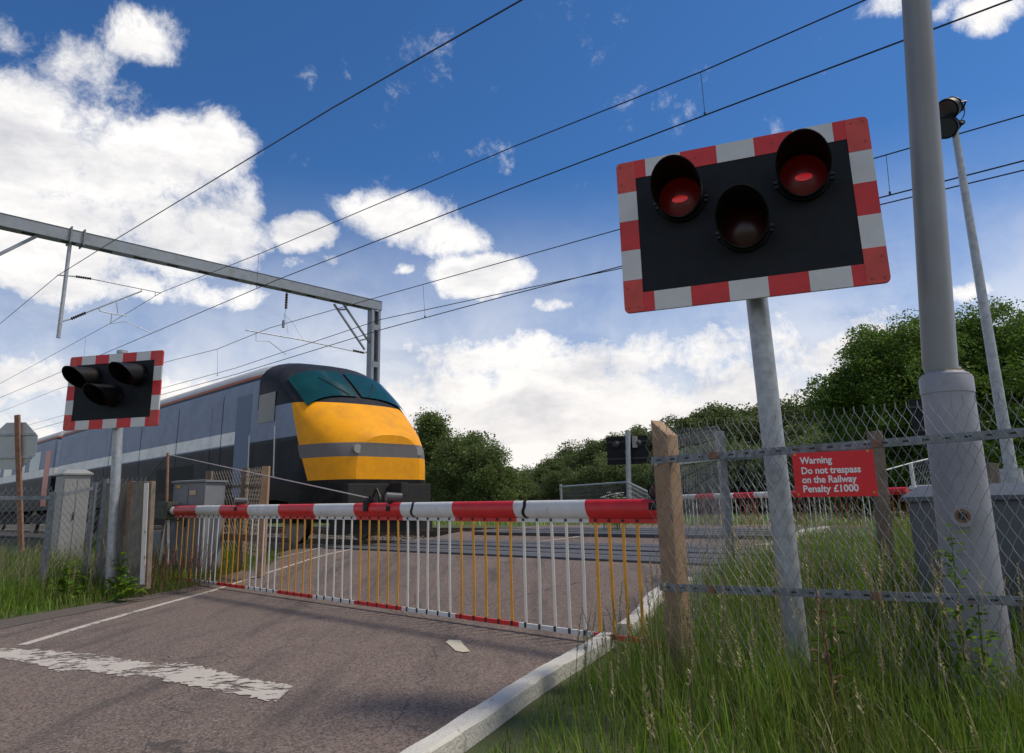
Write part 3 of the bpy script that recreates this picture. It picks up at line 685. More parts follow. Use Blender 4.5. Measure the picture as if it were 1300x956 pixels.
# fence run going back towards the track
s1 = Dp(918, 600, 7.4); s1 = Vector((s1.x, s1.y, 0)); pb = P0+Vector((.08, .1, 0))
r = thing('chain_link_fence', 'fence run going away from the timber post to a square steel post', 'fence', (s1.x, s1.y, .3), 'chain link fences')
mesh_panel(r, pb, s1, .1, 1.42, .35, 1.72, w=.085, h=.1, rad=.0011, m=galv_d)
q = MB(); q.beam(s1+dz*.1, s1+dz*1.68, .075, .075, Vector((0, 1, 0))); q.build('steel_post', galv_d, r, bevel=.006)
rail_bar(r, pb+dz*1.24, s1+dz*1.42, holes=False); 
wp = Dp(1110, 600, 5.9); wp = Vector((wp.x, wp.y, 0))
r = thing('chain_link_fence', 'second row of mesh between the square steel post and the brown post behind the notice', 'fence', (wp.x, wp.y, .3), 'chain link fences')
mesh_panel(r, s1, wp, .35, 1.45, .3, 1.42, w=.075, rad=.0013, spikes=False)
rail_bar(r, s1+dz*1.40, wp+dz*1.38, holes=False, h=.03)
q = MB(); q.beam(wp+dz*.1, Dp(1110, 548, 5.9), .095, .085, Vector((0, 1, 0))); q.build('timber_post', wood_o, r, bevel=.008)
# warning notice
def FPp(px, py, off=.0):
    rr_ = ray(px, py); q = FA-fn_*off; return CAM+rr_*((q-CAM).dot(fn_)/rr_.dot(fn_))
n4 = [FPp(*p, .03) for p in ((1006, 575), (1110, 571), (1113, 629), (1010, 632))]
nc = sum(n4, Vector())/4; nX = ((n4[1]-n4[0])+(n4[2]-n4[3])).normalized(); nZ = Vector((0, 0, 1)); nZ = (nZ-nX*nZ.dot(nX)).normalized(); nN = nX.cross(nZ)
NW = ((n4[1]-n4[0]).length+(n4[2]-n4[3]).length)/2; NH = (n4[0].z-n4[3].z+n4[1].z-n4[2].z)/2
r = thing('warning_notice', 'small red notice with white lettering about trespass, hung on the mesh fence', 'sign', nc)
q = MB(); q.box(nc, (NW, .004, NH), (nX, nN, nZ)); q.build('plate', sign_r, r)
def text_obj(s, size, x, z, parent, m, org, ax, bold=.0):
    cu = bpy.data.curves.new('lettering', 'FONT'); cu.body = s; cu.size = size; cu.offset = bold; cu.extrude = .0006; cu.resolution_u = 3
    to = bpy.data.objects.new('tmp', cu); COL.objects.link(to); bpy.context.view_layer.update()
    me = bpy.data.meshes.new_from_object(to.evaluated_get(bpy.context.evaluated_depsgraph_get())); bpy.data.objects.remove(to)
    X_, Y_, Z_ = ax; o = bpy.data.objects.new('lettering', me); COL.objects.link(o)
    for v in me.vertices:
        p = org+X_*(x+v.co.x)+Z_*(z+v.co.y)+Y_*v.co.z; v.co = p-parent.location
    me.materials.clear(); me.materials.append(m); o.parent = parent; return o, me
aX = (nX, nN, nZ); org = nc+nN*.0035 if nN.dot(CAM-nc) > 0 else nc-nN*.0035
nn = nN if nN.dot(CAM-nc) > 0 else -nN; aX = (nX, nn, nZ); org = nc+nn*.003
sz = NH*.215; lx = -NW*.40
for s, zz, target in (('Warning', .25, .40), ('Do not trespass', .02, .735), ('on the Railway', -.185, .675), ('Penalty £1000', -.39, .685)):
    o, me = text_obj(s, sz, 0, 0, r, sign_w, Vector((0, 0, 0))+r.location, (Vector((1, 0, 0)), Vector((0, 0, 1)), Vector((0, 1, 0))), .0013)
    wd = max(v.co.x for v in me.vertices); k = NW*target/wd
    for v in me.vertices: v.co = (org-r.location) + nX*(lx+v.co.x*k) + nZ*(NH*zz+v.co.y*1.0) + nn*(v.co.z+.0006)
q = MB()
for sx, szz in ((-.46, .46), (.44, .47), (.46, -.42), (-.46, -.44)): 
    c = nc+nX*NW*sx+nZ*NH*szz; q.tube([c-nn*.004, c+nn*.006], .006, 8)
q.build('fixing', yellow_l, r)

# ------------------------------------------------------------------ near barrier
VBAR = 4.33
def BP(px, py): return Vp(px, py, VBAR)
bl, br = BP(222, 649), BP(828, 650)
r = thing('crossing_barrier', 'near lowered red and white barrier with a hanging skirt of orange and white strips', 'barrier', (BP(222, 700).x, BP(222, 700).y, zf(VBAR)), 'level crossing barriers')
segx = [224, 252, 282, 318, 357, 402, 453, 512, 578, 656, 747, 834]
def boomC(px):      # boom centre line
    t0 = BP(px, 640 - (px-222)*.0083); b0_ = BP(px, 656.5+(px-222)*.0012); return (t0+b0_)/2, (t0-b0_).length/2
q = MB(); rad0 = None; bd = (br-bl).normalized()
pts_all = [boomC(x)[0] for x in (224, 834)]; zl = lambda p: p
e0, e1 = pts_all
bd = (e1-e0).normalized(); bn = bd.cross(dz).normalized(); bu = bn.cross(bd)
RB = .068
def on_boom(px):
    # point of the boom axis in image column px (intersect in plan)
    rr_ = ray(px, 640); k = (e0.x*bd.y-e0.y*bd.x)/(rr_.x*bd.y-rr_.y*bd.x); P = Vector((rr_.x*k, rr_.y*k, 0)); t = (P-Vector((e0.x, e0.y, 0))).dot(Vector((bd.x, bd.y, 0)))/(bd.x**2+bd.y**2); return e0+bd*t
nseg = 28; prof = []
for k in range(nseg):
    a = 2*math.pi*k/nseg; prof.append((math.cos(a)*RB*.62, math.sin(a)*RB*1.02))
segs = [on_boom(x) for x in segx]; segs[-1] = on_boom(836)
for i in range(len(segs)-1):
    q.k = i % 2; o0, o1 = segs[i], segs[i+1]
    slant = .035
    vs = [o + bn*x + bu*z + bd*(slant*(-z/RB)*(.5 if 0 < j+i < len(segs) else 0)) for j, o in enumerate((o0, o1)) for x, z in prof]
    q.add(vs, [(k, (k+1) % nseg, nseg+(k+1) % nseg, nseg+k) for k in range(nseg)])
    # flange the strips hang from
    f0, f1 = o0-bu*(RB*1.02+.012), o1-bu*(RB*1.02+.012); q.beam(f0, f1, .008, .036, bu)
q.k = 0; q.add([segs[-1]+bn*x+bu*z for x, z in prof], [tuple(range(nseg))])
q.build('boom', [boom_r, boom_w], r, smooth=True)
q = MB(); q.tube([segs[0]-bd*.10, segs[0]+bd*.01], RB*.9, 20); q.build('boom_root', boom_w, r, smooth=True)
q = MB(); q.tube([segs[0]-bd*.16, segs[0]-bd*.09], RB*1.05, 20); q.build('root_collar', darkm, r, smooth=True)
# bottom rail in red and white lengths
botz0, botz1 = BP(238, 735), BP(765, 808)
def bot(px):
    p = on_boom(px); t = (p-e0).length/(e1-e0).length; return Vector((p.x, p.y, BP(238, 736).z + (BP(765, 807).z-BP(238, 736).z)*((px-238)/(765-238) if 0 else ((p-on_boom(238)).length*(1 if px > 238 else -1)/(on_boom(765)-on_boom(238)).length))))
bs = [bot(x) for x in segx]
brail = []
for i in range(len(bs)-1):
    q = MB(); q.beam(bs[i]+dz*.0, bs[i+1], .02, .034); q.build('bottom_rail', st_r if 0 else (boom_r if i % 2 == 0 else boom_w), r)
# strips
counts = [4, 5, 5, 5, 5, 5, 5, 5, 5, 5, 5]
clips = MB(); clips2 = MB()
for i in range(11):
    n_ = counts[i]
    for k in range(n_):
        t = (k+.5)/n_
        p = segs[i].lerp(segs[i+1], t)-bu*(RB*1.02+.030); lean = bd*random.uniform(-.008, .008)
        b_ = bs[i].lerp(bs[i+1], t)+lean
        if i == 10 and k == 4: continue
        q = MB()
        if i == 0 and k == 0:
            mid = p.lerp(b_, .55)+bd*.01; q.beam(p, mid, .016, .006, bn); q.beam(mid, mid.lerp(b_, .3)-bd*.06, .016, .006, bn); mm = st_o
            q.build('strip', mm, r)
            q = MB(); q.beam(mid.lerp(b_, .3)-bd*.06, mid.lerp(b_, .55)-bd*.1, .016, .006, bn); q.build('strip', st_r, r)
        else:
            mid = p.lerp(b_, .5)+bn*random.uniform(-.008, .008)+bd*random.uniform(-.005, .005)
            q.beam(p, mid, .006, .025, bd); q.beam(mid, b_, .006, .025, bd)
            q.build('strip', st_o if i % 2 == 0 else st_w, r)
        c = segs[i].lerp(segs[i+1], t)-bu*(RB*1.02+.012); clips.tube([c-bn*.012, c+bn*.012], .011, 8)
        clips2.box(b_+dz*.003, (.022, .026, .038), (bd, bn, dz))
clips.build('strip_bolt', darkm, r); clips2.build('strip_clip', darkm, r)
# straps
for px in (527, 669):
    c = on_boom(px); q = MB(); vs = []
    for s in (-1, 1):
        for (x, z) in prof: vs.append(c+bn*x*1.09+bu*z*1.06+bd*(s*.016+.01*math.sin(z*60)))
    q.add(vs, [(k, (k+1) % nseg, nseg+(k+1) % nseg, nseg+k) for k in range(nseg)]); q.build('black_strap', hoodm, r, smooth=True)
# red boom lamps
def boomlamp(px, h=.045):
    c = on_boom(px)+bu*(RB+.055); fwd = (CAM-c); fwd.z = 0; fwd = (-bd*.75 + fwd.normalized()*.75).normalized()
    if px > 700: fwd = (CAM-c).normalized()
    sdv = fwd.cross(dz).normalized(); q = MB()
    n = 20; vs = []
    for (yy, k_) in ((-.10, .78), (.06, 1.0)):
        for j in range(n):
            a = 2*math.pi*j/n; vs.append(c+fwd*yy+sdv*math.cos(a)*h*k_*1.05+dz*math.copysign(abs(math.sin(a))**.6, math.sin(a))*h*k_)
    q.add(vs, [(k, (k+1) % n, n+(k+1) % n, n+k) for k in range(n)]+[tuple(range(n))]); lamp = q.build('boom_lamp', mat('lamp_grey', (.07, .075, .085), .5), r, smooth=True)
    q = MB(); q.tube([c+fwd*.04, c+fwd*.056], h*.9, 20); q.build('lens', lens_off if px != 496 else mat('bright_red_lens', (.55, .02, .02), .25), lamp, smooth=True)
    q = MB(); q.box(c-dz*(h+.03), (.05, .05, .06), (bd, bn, dz)); q.box(c-dz*(h+.06)-bn*-.0, (.05, RB*1.5, .05), (bd, bn, dz)); q.build('clamp', hoodm, lamp)
boomlamp(303); boomlamp(497, .05); boomlamp(832)
# hook where the stay wire meets the boom
c = on_boom(469); q = MB(); q.box(c+bu*RB*.6, (.07, RB*1.6, .11), (bd, bn, dz)); q.tube([c+bu*(RB+.01)-bd*.02, c+bu*(RB+.06)+bd*.01, c+bu*(RB+.05)-bd*.05, c+bu*(RB+.02)+bd*.05], .012, 8); q.build('stay_bracket', hoodm, r)
c = on_boom(469)+bu*(RB+.05)
rod = BP(213, 577)
q = MB(); q.tube([rod, c], .0065, 6); q.build('stay_wire', mat('pale_stay_wire', (.5, .43, .42), .5), r)
# mast rod at the barrier root
q = MB(); q.tube([BP(213, 575), BP(210, 740)], .022, 10); q.build('stay_post', rusty, r, smooth=True)
q = MB(); q.tube([rod, BP(186, 610)], .006, 6); q.tube([BP(213, 583), BP(186, 614)], .004, 6); q.build('back_stay', cable, r)
# counterweight arms
q = MB(); g0, g1 = BP(196, 648), BP(219, 648); q.beam(g0, g1, .17, .26); q.build('counterweight', olive, r, bevel=.015)
q = MB(); q.beam(BP(212, 660), BP(203, 716), .03, .05); q.beam(BP(214, 660), BP(213, 716), .02, .05); q.build('leg_brace', peel, r)
q = MB(); q.tube([BP(205, 642), BP(228, 642)], .012, 8); q.build('damper_rod', darkm, r)
q = MB(); q.beam(BP(186, 662)+N*.1, BP(207, 662)+N*.1, .24, .9); 
for v_ in range(len(q.v)): pass
bx = BP(197, 700)+N*.15; q = MB(); q.box(Vector((bx.x, bx.y, .38)), (.36, .30, .72), (T, N, dz)); q.build('drive_housing', cabd, r, bevel=.02)
q = MB(); q.tube(smooth_pts([BP(214, 658), BP(222, 662), BP(230, 658), BP(235, 652)], 5), .008, 6); q.build('lamp_cable', cable, r)

# grey machine cabinet behind the barrier root
zt = Vp(222, 613, 5.0).z
ca, cb = Vp(196, 700, 5.0), Vp(252, 700, 5.0)
root, d_, n_ = cabinet('barrier_cabinet', 'grey metal cabinet with small yellow labels behind the barrier root', Dp(214, 700, 11.6), Dp(255, 700, 11.35), .1, Dp(235, 613, 11.5).z, .42, mat('light_grey_cabinet', (.19, .205, .225), .55, 0, .15, 4), .01)
def label_plate(px, py, w_, h_, m):
    rr_ = ray(px, py); a_ = Dp(214, 700, 11.6); a_.z = 0; nn_ = n_; P = CAM+rr_*((a_-CAM).dot(nn_)/rr_.dot(nn_)); q = MB(); q.box(P-n_*.022, (w_, .003, h_), (d_, n_, dz)); q.build('label_plate', m, root)
label_plate(228, 615+3, .075, .04, yellow_l); label_plate(246, 625.5, .13, .07, cream_l); label_plate(233, 657, .08, .05, cream_l)
# pale cabinet at the far left
cabinet('signal_cabinet', 'pale cream cabinet standing behind the left mesh fence', Dp(80, 620, 12.6), Dp(114, 620, 12.9), .15, Dp(95, 603, 12.7).z, .5, cabw, .09)

# left wooden panel fence and white leaning post
q = MB(); q.beam(Dp(183, 748, 9.35), Dp(190, 611, 9.35), .11, .11, Vector((0, 1, 0))); tag(q.build('leaning_post', wood_o, None, bevel=.008), 'leaning weathered post with a white painted face beside the barrier root', 'post', 'timber posts')
q = MB(); q.beam(Dp(180.5, 742, 9.28), Dp(186, 613, 9.28), .055, .012, Vector((0, 1, 0)))
wf = q.build('painted_face', peel, None); wf.parent = bpy.data.objects['leaning_post']; 
r = thing('panel_fence', 'weathered brown board fence between the leaning post and the pale signal pole', 'fence', Dp(175, 720, 9.7))
wd_a, wd_b = Dp(128, 700, 10.3), Dp(184, 700, 9.6); dd = Vector((wd_b.x-wd_a.x, wd_b.y-wd_a.y, 0)); 
for k in range(9):
    p = Vector((wd_a.x, wd_a.y, 0))+dd*((k+.5)/9); q = MB(); q.box(p+dz*(.75), (dd.length/9-.004, .02, 1.35+random.uniform(-.015, .015)), (dd.normalized(), Vector((-dd.y, dd.x, 0)).normalized(), dz)); q.build('board', conc, r)
q = MB(); nn_ = Vector((dd.y, -dd.x, 0)).normalized()
for zz in (.4, 1.15): q.beam(Vector((wd_a.x, wd_a.y, zz))+nn_*-.04, Vector((wd_b.x, wd_b.y, zz))+nn_*-.04, .04, .09)
q.build('cross_rail', wood_o, r)
q = MB(); q.beam(Dp(163, 740, 9.9), Dp(167, 611, 9.9), .07, .06, Vector((0, 1, 0))); q.build('post', rusty, r)

# left chain link fence
LA, LB, LC = Dp(-60, 660, 9.0), Dp(63, 640, 9.75), Dp(117, 630, 10.3)
r = thing('chain_link_fence', 'left mesh fence with steel angle posts beyond the grassy verge', 'fence', (LB.x, LB.y, 0), 'chain link fences')
zt = lambda px, py, d: Dp(px, py, d).z
za, zb, zc = 1.33, zt(63, 620, 9.75), zt(115, 608, 10.3)
mesh_panel(r, LA, LB, .12, za, .12, zb, w=.072, rad=.0022); mesh_panel(r, LB, LC, .12, zb, .12, zc, w=.072, rad=.0022)
rail_bar(r, Vector((LA.x, LA.y, za-.09)), Vector((LB.x, LB.y, zb-.12)), holes=False, h=.05); rail_bar(r, Vector((LB.x, LB.y, zb-.12)), Vector((LC.x, LC.y, zc-.13)), holes=False, h=.05)
for p, z in ((LB, zb), (LC, zc)):
    q = MB(); q.box((p.x, p.y+.04, z/2-.03), (.06, .06, z-.03)); q.build('angle_post', galv_d, r)
q = MB(); q.beam(Vector((LB.x, LB.y+.05, zb-.15)), Vector((LB.x-.35, LB.y+.5, .1)), .04, .04); q.build('raking_strut', galv_d, r)
LD = Dp(190, 620, 11.0)
r = thing('chain_link_fence', 'mesh fence returning behind the brown board panels', 'fence', (LC.x, LC.y, 0), 'chain link fences')
mesh_panel(r, LC+Vector((.05, .02, 0)), LD, .12, zc, .12, zc+.02, w=.072, rad=.0018)
q = MB(); q.box((LC.x+.12, LC.y+.1, zc/2), (.06, .06, zc)); q.build('angle_post', galv_d, r)

# timber and mesh fence behind the barrier
def wfence():
    r = thing('timber_mesh_fence', 'mesh fence on brown timber posts in front of the train nose', 'fence', Dp(310, 712, 10.6))
    pts = [(265, 598, 12.4), (311, 594, 11.6), (337, 592, 10.6)]
    P = []
    for (px, ty, d) in pts:
        t = Dp(px+1, ty, d); b_ = Vector((t.x, t.y, .1)); P.append(t); q = MB(); q.beam(b_, t, .10, .08, Vector((0, 1, 0))); q.build('timber_post', wood_o if px != 337 else wood, r, bevel=.006)
    for a, b_ in zip(P[:-1], P[1:]):
        mesh_panel(r, a, b_, .35, a.z-.03, .35, b_.z-.03, w=.09, h=.12, rad=.0028, spikes=True, m=mat('tan_wire', (.30, .25, .20), .7, 0))
        q = MB()
        for zz in (.28, .68): q.beam(a-dz*zz, b_-dz*zz, .03, .035)
        q.build('rail', wood_o, r)
    q = MB(); q.beam(Vector((P[0].x-1.4, P[0].y+1.6, .62)), Vector((P[2].x, P[2].y, .62)), .04, .10); q.build('low_rail', wood_o, r)
wfence()

# octagonal sign seen from behind
r = thing('octagonal_sign', 'grey back of an octagonal sign on a rusty post at the far left', 'sign', Dp(22, 700, 12.0))
c = Dp(17, 566, 12.05); q = MB(); vs = []
for y in (-.006, .006):
    for k in range(8): a = R_(22.5+45*k); vs.append(c+Vector((math.cos(a)*.42, y, math.sin(a)*.42)))
q.add(vs, [tuple(range(7, -1, -1)), tuple(range(8, 16))]+[(k, (k+1) % 8, 8+(k+1) % 8, 8+k) for k in range(8)]); q.build('sign_plate', cabw if 0 else mat('bare_aluminium', (.42, .45, .45), .5, .3, .1, 6), r)
q = MB(); q.beam(Dp(22, 527, 12), Dp(27, 700, 12), .075, .05, Vector((0, 1, 0))); q.build('post', rusty, r)
q = MB(); q.box(c+Vector((0, -.02, .19)), (.72, .02, .04)); q.box(c+Vector((0, -.02, -.19)), (.72, .02, .04)); q.build('sign_rail', galv, r)

# ------------------------------------------------------------------ far side things
r = thing('crossing_barrier', 'far red and white barrier beyond the tracks, seen through the mesh', 'barrier', Dp(1152, 660, 13), 'level crossing barriers')
fa, fb_ = Dp(863, 631, 17.5), Dp(1152, 623, 13.0)
q = MB(); n = 10
for k in range(n):
    q.k = (k+1) % 2; q.tube([fa.lerp(fb_, k/n), fa.lerp(fb_, (k+1)/n)], .055+.012*k/n, 12)
q.build('boom', [boom_r, boom_w], r, smooth=True)
for k in range(48):
    p = fa.lerp(fb_, (k+.5)/48); q = MB(); q.beam(p-dz*.05, Vector((p.x, p.y, .30)), .014, .008, Vector((0, 1, 0))); q.build('strip', (st_r if (k//5) % 2 else st_w), r)
q = MB(); q.beam(Vector((fa.x, fa.y, .3)), Vector((fb_.x, fb_.y, .3)), .02, .03); q.build('bottom_rail', st_r, r)
# fence beyond crossing, between near barrier and far signal
r = thing('chain_link_fence', 'distant low mesh fence below the far signal seen from behind', 'fence', Dp(712, 640, 27), 'chain link fences')
Q = [Dp(712, 618, 27), Dp(797, 612, 23.6), Dp(826, 626, 20)]
for a, b_ in zip(Q[:-1], Q[1:]):
    mesh_panel(r, a, b_, .3, a.z, .3, b_.z, w=.11, h=.15, rad=.0035, spikes=False, m=galv_d); q = MB(); q.tube([a, b_], .03, 8); q.build('rail', galv, r)
for a in Q[:2]:
    q = MB(); q.tube([a+dz*.1, Vector((a.x, a.y, .1))], .045, 10); q.build('fence_post', galv, r)
r = thing('wire_gate', 'white framed mesh gate left of the thick mast foot', 'gate', Dp(1157, 640, 11))
g = [Dp(1156, 588, 11), Dp(1190, 580, 11.4)]
q = MB(); q.tube([Vector((g[0].x, g[0].y, .2)), g[0]], .03, 8); q.tube([g[0], g[1]], .012, 8); q.tube([Dp(1156, 619, 11), Dp(1190, 618, 11.4)], .03, 8); q.tube([g[0], Dp(1120, 598, 10.5)], .01, 6); q.build('frame', mat('white_frame', (.6, .6, .6), .5), r)
mesh_panel(r, g[0], g[1], 1.1, g[0].z, 1.1, g[1].z, w=.08, h=.1, rad=.003, spikes=False)

# ------------------------------------------------------------------ overhead line structures
U = 23.5
def X3(px, py): return Up(px, py, U)
r = thing('overhead_line_portal', 'grey steel portal frame spanning both tracks with braced right leg', 'gantry', X3(472, 640))
Zb = X3(478, 383.5).z; vR = X3(482, 384).dot(N); vL = -3.0; top_z = Zb
zl_ = X3(0, 273).z; vl_ = X3(0, 273).dot(N)
slope = (zl_-Zb)/(vl_-vR)
def bm_pt(v, dzv=0, du=0): return T*(U+du)+N*v+dz*(Zb+slope*(v-vR)+dzv)
BH = .36; BWd = .34
q = MB()
for du in (-BWd/2, BWd/2):
    q.beam(bm_pt(vL, -BH/2, du), bm_pt(vR, -BH/2, du), .012, BH-.024)
    s = 1 if du > 0 else -1
    for zz in (-.008, -BH+.008): q.beam(bm_pt(vL, zz, du-s*.045), bm_pt(vR, zz, du-s*.045), .11, .014)
q.build('crossbeam', portalm, r)
q = MB()
k = vL+.3
while k < vR-.2:
    q.beam(bm_pt(k, -BH-.004, 0), bm_pt(k+.62, -BH-.004, 0), BWd*.98, .006); k += 1.0
q.build('underside_plate', portalm, r)
q = MB(); q.beam(bm_pt(vL, -.003+.012, 0), bm_pt(vR, .009, 0), BWd+.04, .008); q.build('top_plate', galv_d, r)
vc = vR-.25
for zc, nm in ((0, 'column'),):
    q = MB()
    for dv in (-.2, .2):
        q.beam(T*U+N*(vc+dv)+dz*.1, T*U+N*(vc+dv)+dz*(bm_pt(vc, -BH-.01).z), .30, .012, N)
        for du in (-.15, .15): q.beam(T*(U+du)+N*(vc+dv*.8)+dz*.1, T*(U+du)+N*(vc+dv*.8)+dz*(bm_pt(vc, -BH-.01).z), .014, .10, N)
    q.build('column', portalm, r)
q = MB(); z = .5
while z < Zb-.9: q.box(T*(U-.16)+N*vc+dz*z, (.012, .28, .22), (T, N, dz)); z += 1.5
q.build('batten', portalm, r)
q = MB(); a0, a1 = X3(424, 386), X3(463, 444); c0_, c1_ = X3(436, 386), X3(473, 441)
q.beam(a0, a1, .07, .06); q.beam(c0_, c1_, .07, .06)
for t in (.12, .8): q.beam(a0.lerp(a1, t), c0_.lerp(c1_, t), .05, .06)
q.build('knee_brace', galv_d, r)
q = MB(); q.beam(X3(54, 296), X3(-60, 352), .09, .09); q.build('left_strut', portalm, r)
q = MB()
for px in (88, 105): p = X3(px, 300); vv = p.dot(N); q.box(bm_pt(vv, -BH/2+.02, 0), (BWd+.12, .04, BH+.14), (T, N, dz))
q.build('hanger_clamp', galv_d, r)

def insulator(mb, a, b_, r0=.045, n=7):
    pts = []; rs = []
    for i in range(n*2+1):
        pts.append(a.lerp(b_, i/(n*2))); rs.append(r0 if i % 2 else r0*.5)
    mb.tube(pts, rs, 10)
r = thing('registration_assembly', 'drop tube with two insulators hanging from the portal over the nearer track', 'overhead line fitting', X3(88, 313), 'overhead line fittings')
q = MB(); q.tube([X3(89, 308), X3(74, 429)], .055, 14); q.build('drop_tube', galv, r, smooth=True)
q = MB(); insulator(q, X3(96, 351), X3(116, 354)); insulator(q, X3(90, 405), X3(109, 397), .05); q.build('insulator', ins, r, smooth=True)
q = MB(); q.tube([X3(73, 349), X3(96, 351)], .022, 8); q.tube([X3(116, 354), X3(205, 372)], .017, 8); q.tube([X3(79, 408), X3(90, 405)], .022, 8); q.tube([X3(109, 397), X3(180, 369.5)], .022, 8); q.tube([X3(180, 370), X3(179, 367)], .012, 6); q.build('support_tube', galv, r)
q = MB(); q.tube([X3(148, 384), X3(150, 400)], .014, 6); q.tube([X3(125, 391), X3(127, 395), X3(141, 398), X3(161, 401)], .016, 6); q.tube([X3(142, 398), X3(140.5, 411)], .016, 6); q.tube([X3(140, 411), X3(160, 408), X3(193, 423)], .011, 6); q.tube([X3(197, 371), X3(197, 376)], .012, 6); q.build('registration_arm', galv, r)
r = thing('registration_assembly', 'arm and hanging insulator on the portal over the farther track', 'overhead line fitting', X3(364, 372), 'overhead line fittings')
q = MB(); insulator(q, X3(364, 373), X3(363, 392), .06, 6); insulator(q, X3(448, 445), X3(462, 448), .055, 5); q.build('insulator', ins, r, smooth=True)
q = MB(); q.tube([X3(364, 369), X3(364, 374)], .03, 8); q.tube([X3(363, 392), X3(360, 408)], .008, 6); q.tube([X3(360, 407), X3(359.5, 416)], [.05, .05], 10); q.build('hanger', galv_d, r)
q = MB(); q.tube([X3(312, 419), X3(385, 432), X3(450, 446)], .022, 8); q.tube([X3(462, 448), X3(466, 447)], .03, 8); q.tube([X3(325, 421), X3(325, 433), X3(341, 433), X3(363, 450)], .012, 6); q.build('registration_arm', galv, r)
q = MB(); q.tube([X3(360, 398), X3(372, 410), X3(385, 432)], .004, 5); q.tube([X3(362, 400), X3(366, 424), X3(362, 418)], .004, 5); q.build('stay', cable, r)

def wire(name, px, v, rad, parent, vl=None):
    P = [Vp(x, y, v if vl is None else vl(i)) for i, (x, y) in enumerate(px)]
    P = [P[0]+(P[0]-P[1]).normalized()*40] + P + [P[-1]+(P[-1]-P[-2]).normalized()*60]
    q = MB(); q.tube(P, rad, 6); return q.build(name, cable, parent)
r = thing('overhead_line', 'nearer overhead line, contact wire and catenary above the train', 'overhead wire', Vp(600, 260, 7.6), 'overhead lines')
wire('catenary_wire', [(1098, 0), (893, 90), (650, 187), (330, 322), (205, 371), (139, 411), (0, 487)], 7.6, .0085, r)
wire('contact_wire', [(1283, 0), (893, 147), (650, 239), (350, 356), (193, 423), (0, 505)], 7.6, .0095, r)
q = MB()
for (a, b_) in (((889.5, 91), (895, 146)), ((328.5, 322), (326, 365)), ((109, 428), (106, 459))): 
    q = MB(); q.tube([Vp(*a, 7.6), Vp(*b_, 7.6)], .004, 5); q.tube([Vp(*b_, 7.6)-dz*.0, Vp(*b_, 7.6)+dz*.035], .014, 6); q.build('dropper', cable, r)
r = thing('feeder_wire', 'thick dark wire climbing alone across the upper left of the sky', 'overhead wire', Vp(420, 138, 5.0)); 
wire('wire', [(662, 0), (422, 137), (150, 302), (73, 350), (0, 411)], 5.0, .0105, r)
r = thing('overhead_line', 'farther overhead line, three wires passing behind the large signal', 'overhead wire', Vp(600, 400, 12.3), 'overhead lines')
wire('catenary_wire', [(1300, 146), (1117, 199), (787, 291), (630, 335), (470, 380), (342, 416.5), (275, 443.5), (76, 475+18), (13, 518)], 12.3, .011, r)
wire('contact_wire', [(1300, 204), (1117, 251), (787, 338.5), (630, 379), (483, 418.8), (300, 475), (100, 530)], 12.3, .012, r)
wire('auxiliary_wire', [(1300, 216), (1117, 260), (787, 341), (630, 374), (483, 405.7), (300, 467), (100, 522)], 12.7, .011, r)
for (a, b_) in (((1125, 197), (1130, 247)), ((537, 362), (539.5, 403)), ((276, 444), (276, 477))):
    q = MB(); q.tube([Vp(*a, 12.3), Vp(*b_, 12.3)], .005, 5); q.tube([Vp(*b_, 12.3), Vp(*b_, 12.3)+dz*.05], .02, 6); q.build('dropper', cable, r)

